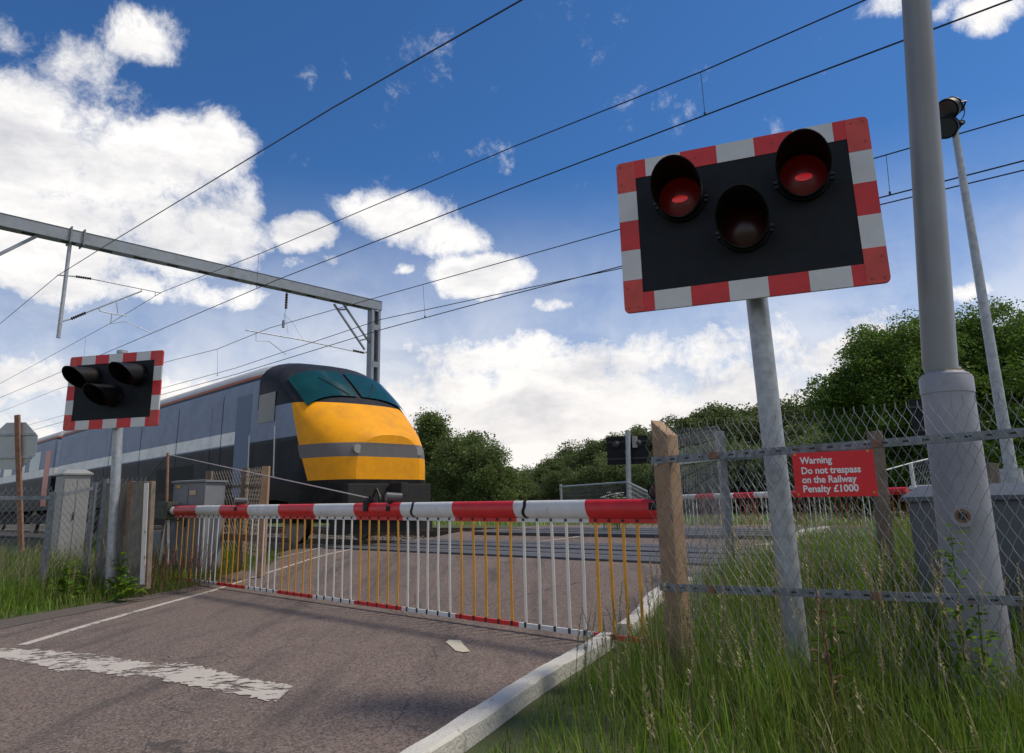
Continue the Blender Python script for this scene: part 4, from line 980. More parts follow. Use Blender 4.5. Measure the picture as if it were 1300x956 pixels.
# ------------------------------------------------------------------ train (local X runs back from the nose, +Y is the near side)
def livery(nose):
    m = bpy.data.materials.new('train_livery_nose' if nose else 'train_livery'); m.use_nodes = True; t = m.node_tree; b = t.nodes['Principled BSDF']
    b.inputs['Roughness'].default_value = .5; b.inputs['Specular IOR Level'].default_value = .12
    tcn = nd(t, 'ShaderNodeTexCoord'); sx = nd(t, 'ShaderNodeSeparateXYZ'); t.links.new(tcn.outputs['Object'], sx.inputs[0]); S, Z = sx.outputs[0], sx.outputs[2]
    def lt(a, x): return mth(t, 'LESS_THAN', a, x)
    def gt(a, x): return mth(t, 'GREATER_THAN', a, x)
    def AND(*a):
        o = a[0]
        for x in a[1:]: o = mth(t, 'MULTIPLY', o, x)
        return o
    def mix(fac, A, B):
        n = nd(t, 'ShaderNodeMix', data_type='RGBA'); t.links.new(fac, n.inputs[0])
        for i, x in ((6, A), (7, B)):
            if isinstance(x, tuple): n.inputs[i].default_value = (*x, 1)
            else: t.links.new(x, n.inputs[i])
        return n.outputs[2]
    nz = nd(t, 'ShaderNodeTexNoise', inp={'Scale': 1.2, 'Detail': 6}); t.links.new(tcn.outputs['Object'], nz.inputs['Vector'])
    base = mix(nz.outputs['Fac'], (.20, .245, .35), (.27, .32, .43))
    c = mix(lt(Z, 1.98), base, (.007, .010, .018))                        # lower body, near black blue
    c = mix(AND(gt(Z, 2.08), lt(Z, 2.35), gt(S, 3.5) if nose else gt(S, -1)), c, (.85, .85, .84))      # white stripe
    c = mix(AND(gt(Z, 1.98), lt(Z, 2.05)), c, (.02, .025, .04))
    c = mix(gt(Z, 3.36), c, (.03, .035, .05))
    c = mix(AND(gt(Z, 3.43), gt(S, 2.6) if nose else gt(S, -1)), c, (.46, .12, .05))
    c = mix(AND(gt(Z, 3.49), gt(S, 2.6) if nose else gt(S, -1)), c, (.40, .42, .44))
    if nose:
        edge_ = mth(t, 'SUBTRACT', S, mth(t, 'MULTIPLY', mth(t, 'SUBTRACT', Z, 2.0), .42))
        c = mix(AND(lt(edge_, 1.25), lt(Z, 2.72), gt(Z, 1.18)), c, (.86, .36, .012))
        c = mix(AND(lt(edge_, 1.30), lt(Z, 1.86), gt(Z, 1.60)), c, (.16, .15, .15))
        c = mix(AND(lt(S, 2.9), gt(Z, 2.72)), c, (.02, .022, .028))
        c = mix(lt(Z, 1.18), c, (.012, .012, .014))
    d = nd(t, 'ShaderNodeTexNoise', inp={'Scale': 2.5, 'Detail': 10, 'Roughness': .7}); t.links.new(tcn.outputs['Object'], d.inputs['Vector'])
    c = mix(mth(t, 'MULTIPLY', mth(t, 'MULTIPLY_ADD', d.outputs['Fac'], 3, -1.35, clamp=True), .35), c, (.09, .075, .06))
    t.links.new(c, b.inputs['Base Color']); return m
liv_n, liv = livery(True), livery(False)
under = mat('underframe_black', (.018, .017, .016), .8, 0, .4, 6)
TRZ = math.atan2(T.y, T.x)
def carriage(name, label, u0, L, nose):
    vc = V1-.02; zr = zf(V1)+.012
    root = thing(name, label, 'train carriage', T*u0+N*vc+dz*zr, 'carriages of the train', rz=TRZ)
    # stations: s, half width, roof z, bottom z
    RZ = 3.88
    if nose: st = [(0, .74, 2.02, .42), (.04, .92, 2.06, .40), (.15, 1.06, 2.14, .40), (.42, 1.19, 2.36, .40), (.75, 1.27, 2.58, .42), (1.02, 1.31, 2.76, .5), (1.12, 1.32, 2.83, .55), (1.55, 1.345, 3.20, .8), (2.0, 1.355, 3.54, .85), (2.4, 1.365, 3.74, .85), (2.9, 1.37, 3.84, .85), (3.6, 1.37, RZ, .85)] + [(3.6+i*1.2, 1.37, RZ, .85) for i in range(1, 11)] + [(L, 1.37, RZ, .85)]
    else: st = [(0, 1.30, RZ-.1, .9), (.06, 1.37, RZ, .85)] + [(i*1.25, 1.37, RZ, .85) for i in range(1, int(L/1.25))] + [(L-.06, 1.37, RZ, .85), (L, 1.3, RZ-.1, .9)]
    NP = 34; vs = []; grid = []
    for (s, hw, rz, bz) in st:
        rowp = []
        sh = rz-min(.62, (rz-bz)*.42)     # shoulder
        for k in range(NP+1):
            t = k/NP
            if t < .28: z = bz+(sh-bz)*(t/.28); z_ = z; y = hw*(1-.045*max(0, (1.15-z)/.6)**1.5 - .012*((z-1.9)/1.2)**2)
            elif t <= .72:
                a = math.pi*((t-.28)/.44); y = hw*.988*math.copysign(abs(math.cos(a))**.72, math.cos(a)); z_ = sh+(rz-sh)*abs(math.sin(a))**.82
            else: z = bz+(sh-bz)*((1-t)/.28); z_ = z; y = -hw*(1-.045*max(0, (1.15-z)/.6)**1.5 - .012*((z-1.9)/1.2)**2)
            sp = s
            if nose and s < 1.3: sp = s + .32*(abs(y)/1.3)**2*(1-s/1.3)     # rounded plan of the nose
            rowp.append(Vector((sp, y, z_)))
        grid.append(rowp)
    b = MB(); W_ = NP+1
    b.add([p for row in grid for p in row], [(i*W_+k, i*W_+k+1, (i+1)*W_+k+1, (i+1)*W_+k) for i in range(len(st)-1) for k in range(NP)])
    b.add(grid[0], [tuple(range(W_))]); b.add(grid[-1], [tuple(range(W_-1, -1, -1))])
    b.build('body', liv_n if nose else liv, root, smooth=True, local=True)
    def side(s0, s1, z0, z1, nm, m, off=.006, par=root):
        q = MB()
        for sy in (1, -1):
            vs = []; nz_ = 6
            for k in range(nz_+1):
                z = z0+(z1-z0)*k/nz_; y = 1.37*(1-.045*max(0, (1.15-z)/.6)**1.5-.012*((z-1.9)/1.2)**2)+off
                vs += [Vector((s0, y*sy, z)), Vector((s1, y*sy, z)), Vector((s1, (y-.03)*sy, z)), Vector((s0, (y-.03)*sy, z))]
            fs_ = [(4*k+a, 4*k+(a+1) % 4, 4*k+4+(a+1) % 4, 4*k+4+a) for k in range(nz_) for a in range(4)] + [(0, 1, 2, 3), (4*nz_+3, 4*nz_+2, 4*nz_+1, 4*nz_)]
            q.add(vs, fs_)
        return q.build(nm, m, par, local=True)
    if nose:
        # windscreen lifted off the sloping front
        q = MB(); rows = [(1.36, 2.84), (1.9, 3.14), (2.45, 3.40)]
        def front_pt(s, fy):
            i = max(j for j in range(len(st)-1) if st[j][0] <= s); a, b_ = st[i], st[i+1]; t = (s-a[0])/(b_[0]-a[0]); hw, rz, bz = (a[j]+(b_[j]-a[j])*t for j in (1, 2, 3)); sh = rz-min(.62, (rz-bz)*.42)
            aa = math.acos(max(-1, min(1, math.copysign(abs(fy/.988)**(1/.72), fy)))); return Vector((s-.012, fy*hw*1.004, sh+(rz-sh)*abs(math.sin(aa))**.82+.032))
        for side_ in ((-.90, -.04), (.04, .90)):
            n1, n2 = 10, 6; vs = [front_pt(1.17+(1.95-1.17)*i/n2, side_[0]+(side_[1]-side_[0])*k/n1) for i in range(n2+1) for k in range(n1+1)]
            q = MB(); q.add(vs, [(i*(n1+1)+k, i*(n1+1)+k+1, (i+1)*(n1+1)+k+1, (i+1)*(n1+1)+k) for i in range(n2) for k in range(n1)]); q.build('windscreen', teal, root, smooth=True, local=True)
        side(2.15, 2.85, 2.42, 3.02, 'cab_window', glassd); side(3.2, 3.9, .95, 3.1, 'cab_door', mat('door_grey', (.17, .21, .30), .6, spec=.1))
        for s0 in (5.2, 12.8): side(s0, s0+.95, 1.0, 3.0, 'luggage_door', liv_n)
        # buffer beam, coupler, lamps
        q = MB(); q.box((.12, 0, .80), (.2, 1.9, .6)); q.build('buffer_beam', under, root, local=True, bevel=.02)
        for sy in (-1, 1):
            q = MB(); q.tube([Vector((.20, sy*.72, 1.74)), Vector((.085, sy*.72, 1.74))], .085, 16); q.build('headlamp', mat('headlamp_glass', (.25, .25, .22), .15), root, smooth=True, local=True)
        for sy in (-.45, .45):
            q = MB(); q.tube([front_pt(1.19, sy*.4)+Vector((0, 0, .015)), front_pt(1.45, sy*.8)+Vector((-.01, 0, .015)), front_pt(1.7, sy*1.1)+Vector((-.01, 0, .015))], .009, 6); q.build('wiper', under, root, local=True)
        for k, s0 in enumerate((4.6, 7.2, 9.8, 12.4)):
            side(s0, s0+.03, .95, 3.2, 'panel_seam', under, .003)
        side(6.0, 8.4, 1.15, 1.75, 'grille', under)
        q = MB(); q.box((-.2, 0, .98), (.4, .16, .25)); q.build('coupler', under, root, local=True, bevel=.02)
        for sy in (-1, 1):
            q = MB(); q.tube([Vector((2.0, sy*1.40, 1.3)), Vector((2.0, sy*1.42, 2.3))], .014, 6); q.tube([Vector((3.1, sy*1.40, 1.1)), Vector((3.1, sy*1.42, 2.2))], .014, 6); q.build('handrail', mat('rail_white', (.6, .6, .58), .4), root, local=True)
        q = MB(); q.tube(smooth_pts([Vector((-.0, .35, 1.0)), Vector((-.16, .38, .8)), Vector((-.12, .42, .55)), Vector((.05, .4, .5))], 5), .025, 6); q.build('brake_hose', hoodm, root, local=True)
        q = MB(); q.box((.25, 0, .35), (.08, 2.3, .3)); q.build('snowplough', under, root, local=True)
    else:
        for i in range(9): side(1.9+i*2.25, 3.45+i*2.25, 2.35, 3.05, 'window', glassd)
        side(.4, 1.15, 1.0, 3.0, 'door', mat('red_door', (.45, .05, .02), .4)); side(L-1.15, L-.4, 1.0, 3.0, 'door', mat('red_door', (.45, .05, .02), .4))
    for s0 in ((3.4, L-3.6) if nose else (3.0, L-3.0)):
        q = MB()
        for sy in (-1, 1): q.box((s0, sy*1.0, .55), (3.2, .12, .3))
        q.box((s0, 0, .6), (.5, 2.0, .2)); bo = q.build('bogie', under, root, local=True, bevel=.02)
        q = MB()
        for ds in (-1.3, 1.3):
            for sy in (-1, 1): q.tube([Vector((s0+ds, sy*.70, .46)), Vector((s0+ds, sy*.83, .46))], .46, 28)
        q.build('wheels', railm, bo, smooth=True, local=True)
    q = MB(); q.box((L/2+.3, 0, .62), (L-10.5, 2.2, .55)); q.build('equipment_case', under, root, local=True, bevel=.03)
    q = MB()
    for s in range(8, int(L)-1, 3): q.box((s+.0, 0, RZ+.005), (.9, .5, .05))
    q.build('roof_vent', under, root, local=True)
    return root
UN = 11.5
carriage('driving_carriage', 'leading blue grey train car with a sloping yellow nose and white stripe', UN, 18.0, True)
carriage('passenger_carriage', 'second blue grey train car with a red door, behind the left signal', UN+18.7, 22.5, False)

# ------------------------------------------------------------------ trees
def leaf_cloud(centres, radii, n, size, flat=.75, seed=1, droop=0):
    g = np.random.default_rng(seed)
    idx = g.choice(len(centres), n, p=np.array([r_**2 for r_ in radii])/sum(r_**2 for r_ in radii))
    d = g.normal(size=(n, 3)); d /= np.linalg.norm(d, axis=1)[:, None]
    rad = (g.random(n)**.28)*np.array(radii)[idx]
    # clump structure: pull leaves towards sub-clumps
    P = np.array(centres)[idx] + d*rad[:, None]*np.array([1, 1, flat])
    k = max(20, n//210); sub = P[g.choice(n, k)]; own = g.integers(0, k, n)
    spread = .12+size*4.6
    rt = (spread*1.55*(.55+.9*g.random(k)))[own]; d2_ = g.normal(size=(n, 3)); d2_[:, 2] = d2_[:, 2]*.8+.25; d2_ /= np.linalg.norm(d2_, axis=1)[:, None]
    P2 = sub[own] + d2_*(rt*g.random(n)**.38)[:, None]*np.array([1, 1, .72])
    if droop: P2[:, 2] -= np.abs(g.normal(size=n))*droop
    mixm = g.random(n) < .96; P[mixm] = P2[mixm]
    # leaf quads
    a = g.normal(size=(n, 3)); a[:, 2] *= .6; a /= np.linalg.norm(a, axis=1)[:, None]
    b = np.cross(a, g.normal(size=(n, 3))); b /= np.linalg.norm(b, axis=1)[:, None]
    s = size*(.6+.8*g.random(n))[:, None]
    V = np.stack([P-a*s, P+b*s*.55, P+a*s, P-b*s*.55], axis=1).reshape(-1, 3)
    Q = np.arange(n*4).reshape(n, 4); return V, Q
def tree(label, name, base, height, width, nleaf, size, leafm, barkm, seed, low=.18, lobes=16, group=None, flat=.8, tall=False, droop=0):
    g = random.Random(seed); base = Vector((base[0], base[1], base[2])); root = thing(name, label, 'tree', base, group)
    cz0 = height*low; cs = []; rs = []
    for i in range(lobes):
        t = (i+.5)/lobes; z = cz0+(height-cz0)*(.08+.80*t); prof_ = math.sin(math.pi*min(1, (.18+.74*t)))**.55 if not tall else (1-t*.75)
        a = i*2.4+g.random(); rr_ = width*.5*prof_*g.uniform(.35, .88)
        rad = width*.5*g.uniform(.15, .36); rr_ *= (1.12 if g.random() < .25 else 1.0)*(1.0 if not tall else (1.1-.6*t))
        cs.append((math.cos(a)*rr_, math.sin(a)*rr_, min(z, height-rad*.8*flat))); rs.append(rad)
    V, Q = leaf_cloud(cs, rs, nleaf, size, flat, seed, droop)
    cr_ = npmesh('crown', V, Q, leafm, root)
    b = MB(); tr = max(.08, height*.022); lean = Vector((g.uniform(-.04, .04), g.uniform(-.04, .04), 0))*height
    b.tube([Vector((0, 0, -.3)), Vector((0, 0, height*.1)), lean*.4+dz*height*.45, lean+dz*height*.8], [tr*1.3, tr, tr*.7, tr*.2], 9)
    for i in range(0, lobes, 1):
        c_ = Vector(cs[i]); s_ = dz*height*(.15+.4*(i/lobes)); b.tube([s_, s_.lerp(c_, .5)+dz*height*.03, c_], [tr*.38, tr*.22, tr*.07], 6)
    b.build('trunk', barkm, root, smooth=True, local=True)
    return root
def copy_tree(o, loc, rz, sc, label, szf=1):
    c = o.copy(); COL.objects.link(c); c.location = loc; c.rotation_euler = (0, 0, rz); c.scale = (sc, sc, sc*szf); c['label'] = label
    for ch in o.children:
        k = ch.copy(); COL.objects.link(k); k.parent = c
    return c
def gnd(px, d, off=0): p = Dp(px, 640, d); return Vector((p.x, p.y, gz(p)+off))
def hgt(px, py, d): return Dp(px, py, d).z - gnd(px, d).z
# birches beyond the train nose
GB = 'trees beyond the tracks'
t1 = tree('tall ragged birch tree rising just right of the train nose', 'birch_tree', gnd(545, 44), hgt(545, 512, 44), 3.6, 24000, .075, leafB, barkb, 3, .08, 22, GB, tall=True, droop=.25)
t2 = tree('broad drooping birch in the middle of the group right of the train nose', 'birch_tree', gnd(592, 42), hgt(592, 540, 42), 4.2, 36000, .07, leafB, barkb, 4, .03, 34, GB, droop=.3)
copy_tree(t2, gnd(566, 46), 2.0, 1.0*hgt(568, 547, 46)/hgt(592, 540, 42), 'rounded birch between the tall birch and the broad drooping one')
copy_tree(t2, gnd(618, 40), 4.1, hgt(618, 556, 40)/hgt(592, 540, 42), 'rightmost full birch of the group beyond the train nose')
copy_tree(t1, gnd(524, 47), 1.0, hgt(524, 548, 47)/hgt(545, 512, 44), 'thin birch leftmost of the group, half behind the train nose')
copy_tree(t2, gnd(500, 50), 5.0, hgt(500, 590, 50)/hgt(592, 540, 42), 'low tree behind the train nose, lowest of the birch group')
t3 = tree('small round open tree standing alone in the gap between the two woods', 'small_tree', gnd(650, 52), hgt(650, 588, 52), 3.0, 9000, .08, leafB, bark, 9, .1, 10, GB)
copy_tree(t3, gnd(672, 70), 2.0, hgt(672, 606, 70)/hgt(650, 588, 52), 'tiny bush at the right edge of the gap between the two woods')
# hillside wood
GW = 'trees of the wood on the right'
w_a = tree('woodland tree at the left end of the wood', 'woodland_tree', gnd(706, 66), hgt(706, 585, 66), 6.5, 50000, .08, leafC, bark, 21, .02, 34, GW)
w_b = tree('woodland tree with a high crown behind the timber post', 'woodland_tree', gnd(862, 60), hgt(862, 543, 60), 7.0, 56000, .08, leafC, bark, 22, .02, 36, GW)
ha, hb = hgt(706, 585, 66), hgt(862, 543, 60)
spots = [(684, 607, 68, 0), (728, 573, 67, 1), (752, 567, 66, 0), (775, 560, 64, 1), (800, 558, 64, 0), (826, 552, 62, 1), (848, 550, 63, 0), (885, 536, 58, 1), (905, 530, 60, 0), (928, 526, 57, 1), (950, 527, 58, 0),
         (972, 522, 56, 1), (995, 521, 57, 0), (1015, 516, 54, 1), (1040, 522, 55, 0), (1062, 526, 52, 1), (1085, 530, 50, 0),
         (690, 615, 58, 0), (715, 600, 58, 1), (745, 592, 56, 1), (780, 590, 55, 0), (815, 582, 52, 1), (865, 585, 48, 0), (905, 575, 46, 1), (940, 570, 46, 0), (985, 565, 44, 1), (1030, 560, 42, 0)]
words = ['left slope of the wood', 'middle slope of the wood', 'high part of the wood']
for i, (px, py, d, k) in enumerate(spots):
    src, hh = ((w_a, ha), (w_b, hb))[k]; h_ = hgt(px, py, d)
    nb = 'just right of the gap' if px < 720 else 'left of the distant signal' if px < 775 else 'behind the distant signal' if px < 830 else 'behind the timber corner post' if px < 880 else 'above the square steel post' if px < 945 else 'beside the large signal pole' if px < 1010 else 'behind the red notice' if px < 1070 else 'under the big oak'
    row = 'front row of the wood' if i >= 17 else 'skyline row of the wood'
    kind = 'rounder' if k == 0 else 'fuller'
    order = sum(1 for j, q_ in enumerate(spots[:i]) if (j >= 17) == (i >= 17))
    copy_tree(src, gnd(px, d), i*1.7, h_/hh*(1.03+.10*math.sin(i*2.9)), f'{kind} tree {nb}, {row}', 1.0)
# big oaks at right
g1 = tree('huge dark green oak behind the thick mast, its crown filling the right edge', 'oak_tree', gnd(1250, 27), hgt(1262, 398, 27), 11.0, 230000, .052, leafA, bark, 31, .05, 74, 'large oaks on the right')
g2 = tree('large oak left of the thick mast, its crown stepping down to the wood', 'oak_tree', gnd(1176, 28), hgt(1150, 404, 28), 6.0, 150000, .052, leafA, bark, 33, .04, 56, 'large oaks on the right')
copy_tree(g2, gnd(1112, 34), 2.4, hgt(1112, 500, 34)/hgt(1150, 404, 28), 'smaller oak at the foot of the large oaks, above the red notice')
copy_tree(g1, gnd(1400, 26), 2.4, hgt(1400, 400, 26)/hgt(1262, 398, 27), 'oak cut off by the right edge of the photo')

# ------------------------------------------------------------------ grass and weeds
def inside(poly, x, y):
    c = np.zeros(len(x), bool); n = len(poly)
    for i in range(n):
        x0, y0 = poly[i][0], poly[i][1]; x1, y1 = poly[(i+1) % n][0], poly[(i+1) % n][1]
        m_ = ((y0 > y) != (y1 > y)) & (x < (x1-x0)*(y-y0)/((y1-y0) if y1 != y0 else 1e-9)+x0); c ^= m_
    return c
def zgv(v):
    tab = np.linspace(-30, 60, 1800); vals = np.array([zg(t) for t in tab]); return np.interp(v, tab, vals)
TAB = np.linspace(-30, 60, 1800); TVL = np.array([zg(t) for t in TAB])
def blades(name, poly, n, hfun, wid, m, label, lean=.35, seed=5, clump=.5, seg=3):
    g = np.random.default_rng(seed); xs = [p[0] for p in poly]; ys = [p[1] for p in poly]
    X_ = g.uniform(min(xs), max(xs), n*3); Y_ = g.uniform(min(ys), max(ys), n*3); k = inside(poly, X_, Y_); X_, Y_ = X_[k][:n], Y_[k][:n]; n = len(X_)
    cl = np.sin(X_*3.1+1.3*np.sin(Y_*2.3))*np.cos(Y_*2.7+np.sin(X_*1.9))*.5+.5
    keep = g.random(n) < (1-clump)+clump*cl; X_, Y_, cl = X_[keep], Y_[keep], cl[keep]; n = len(X_)
    h = hfun(X_, Y_)*(.45+.75*g.random(n))*(.7+.5*cl); z0 = np.interp(X_*N.x+Y_*N.y, TAB, TVL)-.03
    az_ = g.uniform(0, 2*np.pi, n); d = np.stack([np.cos(az_), np.sin(az_)], 1); pd = np.stack([-d[:, 1], d[:, 0]], 1); ln = lean*h*(.3+g.random(n)**1.5*1.6)
    vv = []
    ws = [1, .85, .55, .08] if seg == 3 else [1, .7, .1]
    for j in range(seg+1):
        t = j/seg; off = ln*t**2; hh = h*(t-.18*t*t*(ln/h)); w_ = wid*ws[j]*(.7+.6*((az_*7) % 1))
        for s in (-1, 1):
            vv.append(np.stack([X_+d[:, 0]*off+pd[:, 0]*w_*s, Y_+d[:, 1]*off+pd[:, 1]*w_*s, z0+hh], 1))
    V = np.stack(vv, 1).reshape(-1, 3); K = 2*(seg+1); b = np.arange(n)[:, None]*K
    Q = np.concatenate([b+np.array([[2*j, 2*j+1, 2*j+3, 2*j+2]]) for j in range(seg)], 0)
    o = npmesh(name, V, Q, m); return tag(o, label, 'grass', kind='stuff')
kr = [(k.x+.13, k.y) for k in kx]+[(1.78, 6.9)]
right_poly = kr[1:] + [(2.5, 8.2), (4.4, 11.0), (12, 11.0), (7, 4), (6, .4), (-1.0, .4)]
KX = np.array([k[0] for k in kr]); KY = np.array([k[1] for k in kr])
def hr(x, y):
    dk = x-np.interp(y, KY, KX)
    return np.clip(.13+.07*(y-1.6)+.05*(x+.3), .10, .46)*np.clip(.22+dk*1.3, .22, 1)
blades('verge_grass', right_poly, 95000, hr, .0032, grassm, 'lush green grass growing around the near mesh fence', seed=5, clump=.45)
left_poly = [(-5.9, 3.0), (verge[0].x-.25, verge[0].y), (verge[1].x-.1, verge[1].y+.15), (verge[2].x-.05, verge[2].y+.2), (verge[3].x-.1, verge[3].y+.3), (-3.75, 11.0), (-3.9, 12.5), (-12, 14), (-14, 9), (-11, 3)]
def hl(x, y): 
    dist = np.minimum(np.clip(y-7.2, 0, 9), 9); return np.clip(.10+.12*dist*np.clip((-x-4.2)/2, .15, 1), .10, .5)
blades('dead_grass', right_poly, 12000, lambda x, y: hr(x, y)*.75, .0028, strawm, 'dry straw and thatch among the green grass by the near fence', seed=15, lean=.9, clump=.8)
blades('verge_grass', left_poly, 75000, hl, .0045, grassl, 'rough grass on the left verge under the small signal', seed=6, clump=.4)
strip_poly2 = [T*12.6+N*5.0, T*12.6+N*6.5, T*22+N*6.7, T*22+N*5.4, T*13.5+N*4.2]
blades('lineside_grass', [(p.x, p.y) for p in strip_poly2], 14000, lambda x, y: .22+0*x, .006, grassl, 'scrubby grass between the timber mesh fence and the rails', seed=8)
fld = [T*-25+N*15, T*60+N*15, T*60+N*34, T*-25+N*40]
blades('field_grass', [(p.x, p.y) for p in fld], 90000, lambda x, y: .24+0*x, .014, mat('field_grass_blades', (.22, .31, .07), .6, 0, island=.4, trans=.25), 'pale green grass field beyond the tracks', seed=9, seg=2, clump=.2)
def mound():   # far meadow surface
    pass
# flowering stems (seed heads)
def stems(name, poly, n, h0, h1, m, label, seed, head=.16, hw=.004, avoid=None):
    g = random.Random(seed); xs = [p[0] for p in poly]; ys = [p[1] for p in poly]; V = []; Q = []
    cnt = 0
    while cnt < n:
        x, y = g.uniform(min(xs), max(xs)), g.uniform(min(ys), max(ys))
        if not inside(poly, np.array([x]), np.array([y]))[0]: continue
        cnt += 1; z = gz((x, y))-.02; h = g.uniform(h0, h1); 
        if y < 3.2: h *= .6
        a = g.uniform(0, 6.28); ln = h*g.uniform(.03, .22); dx, dy = math.cos(a), math.sin(a)
        def pt(t): return (x+dx*ln*t*t, y+dy*ln*t*t, z+h*t)
        for j in range(5):
            p, q_ = pt(j/5), pt((j+1)/5); w_ = .0016
            for (wx, wy) in ((w_, 0), (0, w_)):
                b = len(V); V += [(p[0]-wx, p[1]-wy, p[2]), (p[0]+wx, p[1]+wy, p[2]), (q_[0]+wx*.8, q_[1]+wy*.8, q_[2]), (q_[0]-wx*.8, q_[1]-wy*.8, q_[2])]; Q.append((b, b+1, b+2, b+3))
        H_ = head*g.uniform(.7, 1.2); t0 = 1-H_/h
        for j in range(34):
            t = t0+(1-t0)*j/34; p = pt(t); aa = g.uniform(0, 6.28); l = .030*(1-(j/34)*.8)*g.uniform(.4, 1.1); ex, ey, ez = math.cos(aa)*l*.7, math.sin(aa)*l*.7, l*.75
            px_, py_ = -math.sin(aa)*hw*.8, math.cos(aa)*hw*.8
            b = len(V); V += [p, (p[0]+ex*.6+px_, p[1]+ey*.6+py_, p[2]+ez*.5), (p[0]+ex, p[1]+ey, p[2]+ez), (p[0]+ex*.6-px_, p[1]+ey*.6-py_, p[2]+ez*.6)]; Q.append((b, b+1, b+2, b+3))
    o = npmesh(name, np.array(V), np.array(Q), m); return tag(o, label, 'grass', kind='stuff')
near_right = [(.25, 2.9), (.62, 4.2), (1.05, 5.0), (1.7, 6.6), (2.3, 7.9), (6.5, 8.5), (5.0, 3.2), (3.2, 2.6)]
stems('seeding_grass', near_right, 900, .36, .80, strawm, 'tall straw coloured seeding grass stems by the near fence', 11)
stems('seeding_grass', [(.05, 3.4), (.45, 4.3), (.95, 5.2), (1.3, 4.6), (.9, 3.4)], 60, .35, .62, mat('green_seed_heads', (.24, .25, .10), .6, 0, island=.3, trans=.3), 'greenish seeding stems spilling over the near kerb', 12)
stems('seeding_grass', [(-5.2, 8.6), (-4.4, 9.6), (-4.2, 10.5), (-9, 12), (-10, 8)], 420, .35, .75, strawm, 'straw coloured stems on the left verge', 13)
stems('dock_stems', [(-4.75, 9.1), (-4.0, 9.7), (-3.9, 10.4), (-5.0, 10.2)], 90, .35, .65, dockm, 'reddish dock stems at the foot of the leaning post', 14, head=.3, hw=.008)
stems('field_stems', [(p.x, p.y) for p in (T*-8+N*15.2, T*3+N*15.2, T*3+N*18, T*-8+N*18)], 500, .4, .75, strawm, 'tall dry stems below the far barrier', 15, hw=.006)
# broad leafed weeds
def weed(label, base, h, nl, m, seed, ls=.10):
    g = random.Random(seed); root = thing('weed_plant', label, 'plant', base, 'leafy weeds'); b = MB(); top_ = Vector((g.uniform(-.05, .05), g.uniform(-.05, .05), h)); b.tube([Vector((0, 0, -.05)), top_*.5, top_], [.006, .005, .002], 6); b.build('stem', m, root, local=True)
    b = MB()
    for i in range(nl*2):
        t = .1+.9*i/(nl*2); p = top_*t; a = g.uniform(0, 6.28); L = ls*(1.25-.75*t)*g.uniform(.6, 1.35); d = Vector((math.cos(a), math.sin(a), g.uniform(-.1, .8))).normalized(); p = p+Vector((g.uniform(-.03, .03), g.uniform(-.03, .03), g.uniform(-.03, .02))); s = d.cross(dz).normalized()
        q1, q2, q3 = p+d*L*.35+dz*.005, p+d*L*.7, p+d*L-dz*L*.25
        vs = [p, q1+s*L*.16, q2+s*L*.13, q3, q2-s*L*.13, q1-s*L*.16, q1-dz*.006, q2-dz*.008]
        b.add(vs, [(0, 1, 6), (0, 6, 5), (1, 2, 7, 6), (6, 7, 4, 5), (2, 3, 7), (7, 3, 4)])
    b.build('leaves', m, root, local=True)
for lab, px, d, h, nl, m, ls in (('bright green nettle in front of the thick mast', 1192, 3.75, .82, 34, weedm, .12), ('low nettle under the bottom rail by the mast', 1212, 3.6, .55, 22, weedm, .11), ('dock plant with broad leaves below the red notice', 1040, 3.8, .45, 16, weedm, .15),
        ('broad leafed dock at the roadside by the leaning post', 172, 8.9, .30, 16, weedm, .22), ('leafy weed left of the small signal pole', 95, 9.0, .45, 20, weedm, .22), ('leafy weed between the small signal pole and the leaning post', 158, 9.3, .5, 22, weedm, .2), ('dark weed stem close to the camera under the fence', 1037, 3.3, .62, 10, dockm, .06)):
    p = Dp(px, 640, d); weed(lab, (p.x, p.y, gz(p)), h, nl, m, hash(lab) % 1000 if 0 else int(px), ls)
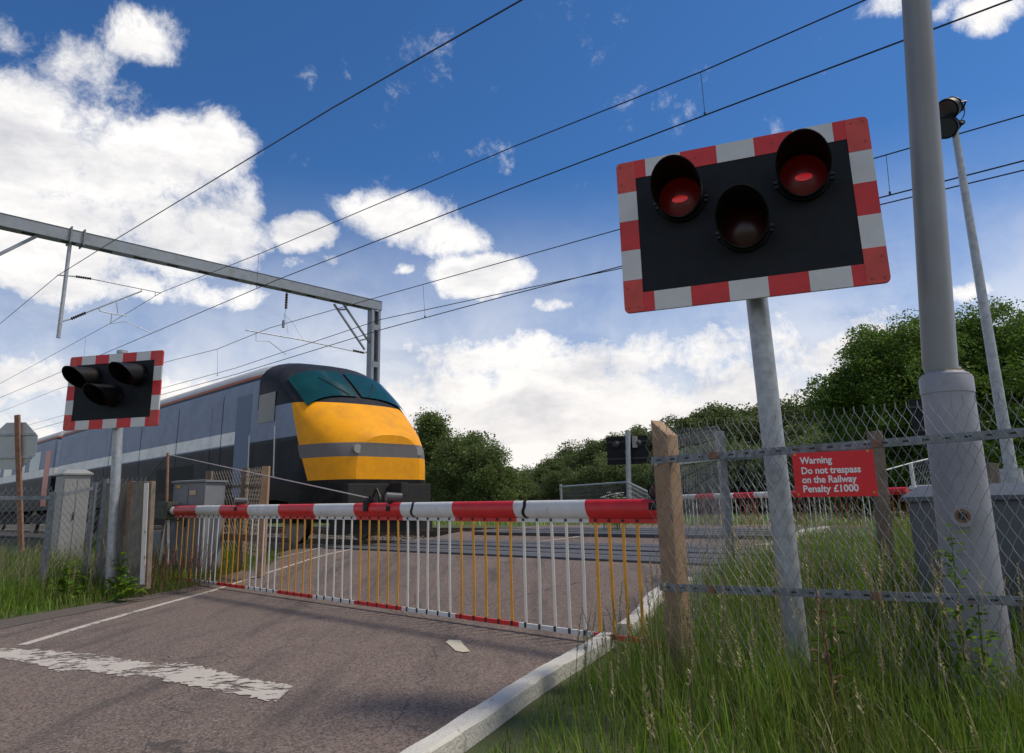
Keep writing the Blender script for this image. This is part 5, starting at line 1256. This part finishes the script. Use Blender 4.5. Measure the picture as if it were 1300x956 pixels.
# white umbel flowers by the far fence
r = thing('cow_parsley', 'white flowering cow parsley below the distant signal', 'plant', gnd(780, 15.2))
b = MB(); s_ = MB(); g = random.Random(3); bp_ = Dp(780, 627, 15.2)
for i in range(22):
    c = Dp(g.uniform(764, 793), g.uniform(625, 633), 15.2+g.uniform(-.3, .3)); b.tube([c, c+dz*.012], .045, 7); s_.tube([Vector((c.x, c.y, gz(c))), c], .006, 4)
b.build('umbels', umbel, r); s_.build('stalks', weedm, r)

# ---- pieces that merely shared a loop become parts of their own
def split_loose(o, newname=None):
    bm = bmesh.new(); bm.from_mesh(o.data); seen = set(); isl = []
    for v in bm.verts:
        if v in seen: continue
        st_ = [v]; seen.add(v); cur = []
        while st_:
            a = st_.pop(); cur.append(a)
            for e in a.link_edges:
                b_ = e.other_vert(a)
                if b_ not in seen: seen.add(b_); st_.append(b_)
        isl.append(cur)
    if len(isl) < 2: bm.free(); return
    for cur in isl:
        ids = {v: k for k, v in enumerate(cur)}; fs = {fc for v in cur for fc in v.link_faces}
        me = bpy.data.meshes.new(newname or o.data.name); me.from_pydata([v.co[:] for v in cur], [], [[ids[v] for v in fc.verts] for fc in fs])
        for m_ in o.data.materials: me.materials.append(m_)
        if any(p.use_smooth for p in o.data.polygons): me.polygons.foreach_set('use_smooth', [True]*len(me.polygons)); me.set_sharp_from_angle(angle=R_(40))
        k = bpy.data.objects.new(newname or o.name.split('.')[0], me); COL.objects.link(k); k.parent = o.parent; k.location = o.location
    bm.free(); bpy.data.objects.remove(o)
SPL = {'rivet': 'rivet', 'rusty_clip': 'rusty_clip', 'luggage_door': 'luggage_door', 'cab_window': 'cab_window', 'cab_door': 'cab_door', 'window': 'window', 'door': None, 'stiffener': 'stiffener', 'bracket': 'bracket',
       'batten': 'batten', 'underside_plate': 'underside_plate', 'insulator': 'insulator', 'fixing': 'fixing', 'wheels': 'wheel', 'roof_vent': 'roof_vent', 'hanger_clamp': 'hanger_clamp', 'strip_bolt': 'strip_bolt',
       'strip_clip': 'strip_clip', 'bolt': 'bolt', 'handrail': 'handrail', 'grille': 'grille', 'panel_seam': 'panel_seam', 'cross_rail': 'cross_rail', 'sign_rail': 'sign_rail', 'hood_clip': 'hood_clip'}
for o in list(bpy.data.objects):
    k = o.name.split('.')[0]
    if o.type == 'MESH' and k in SPL and o.parent: split_loose(o, SPL[k] or k)
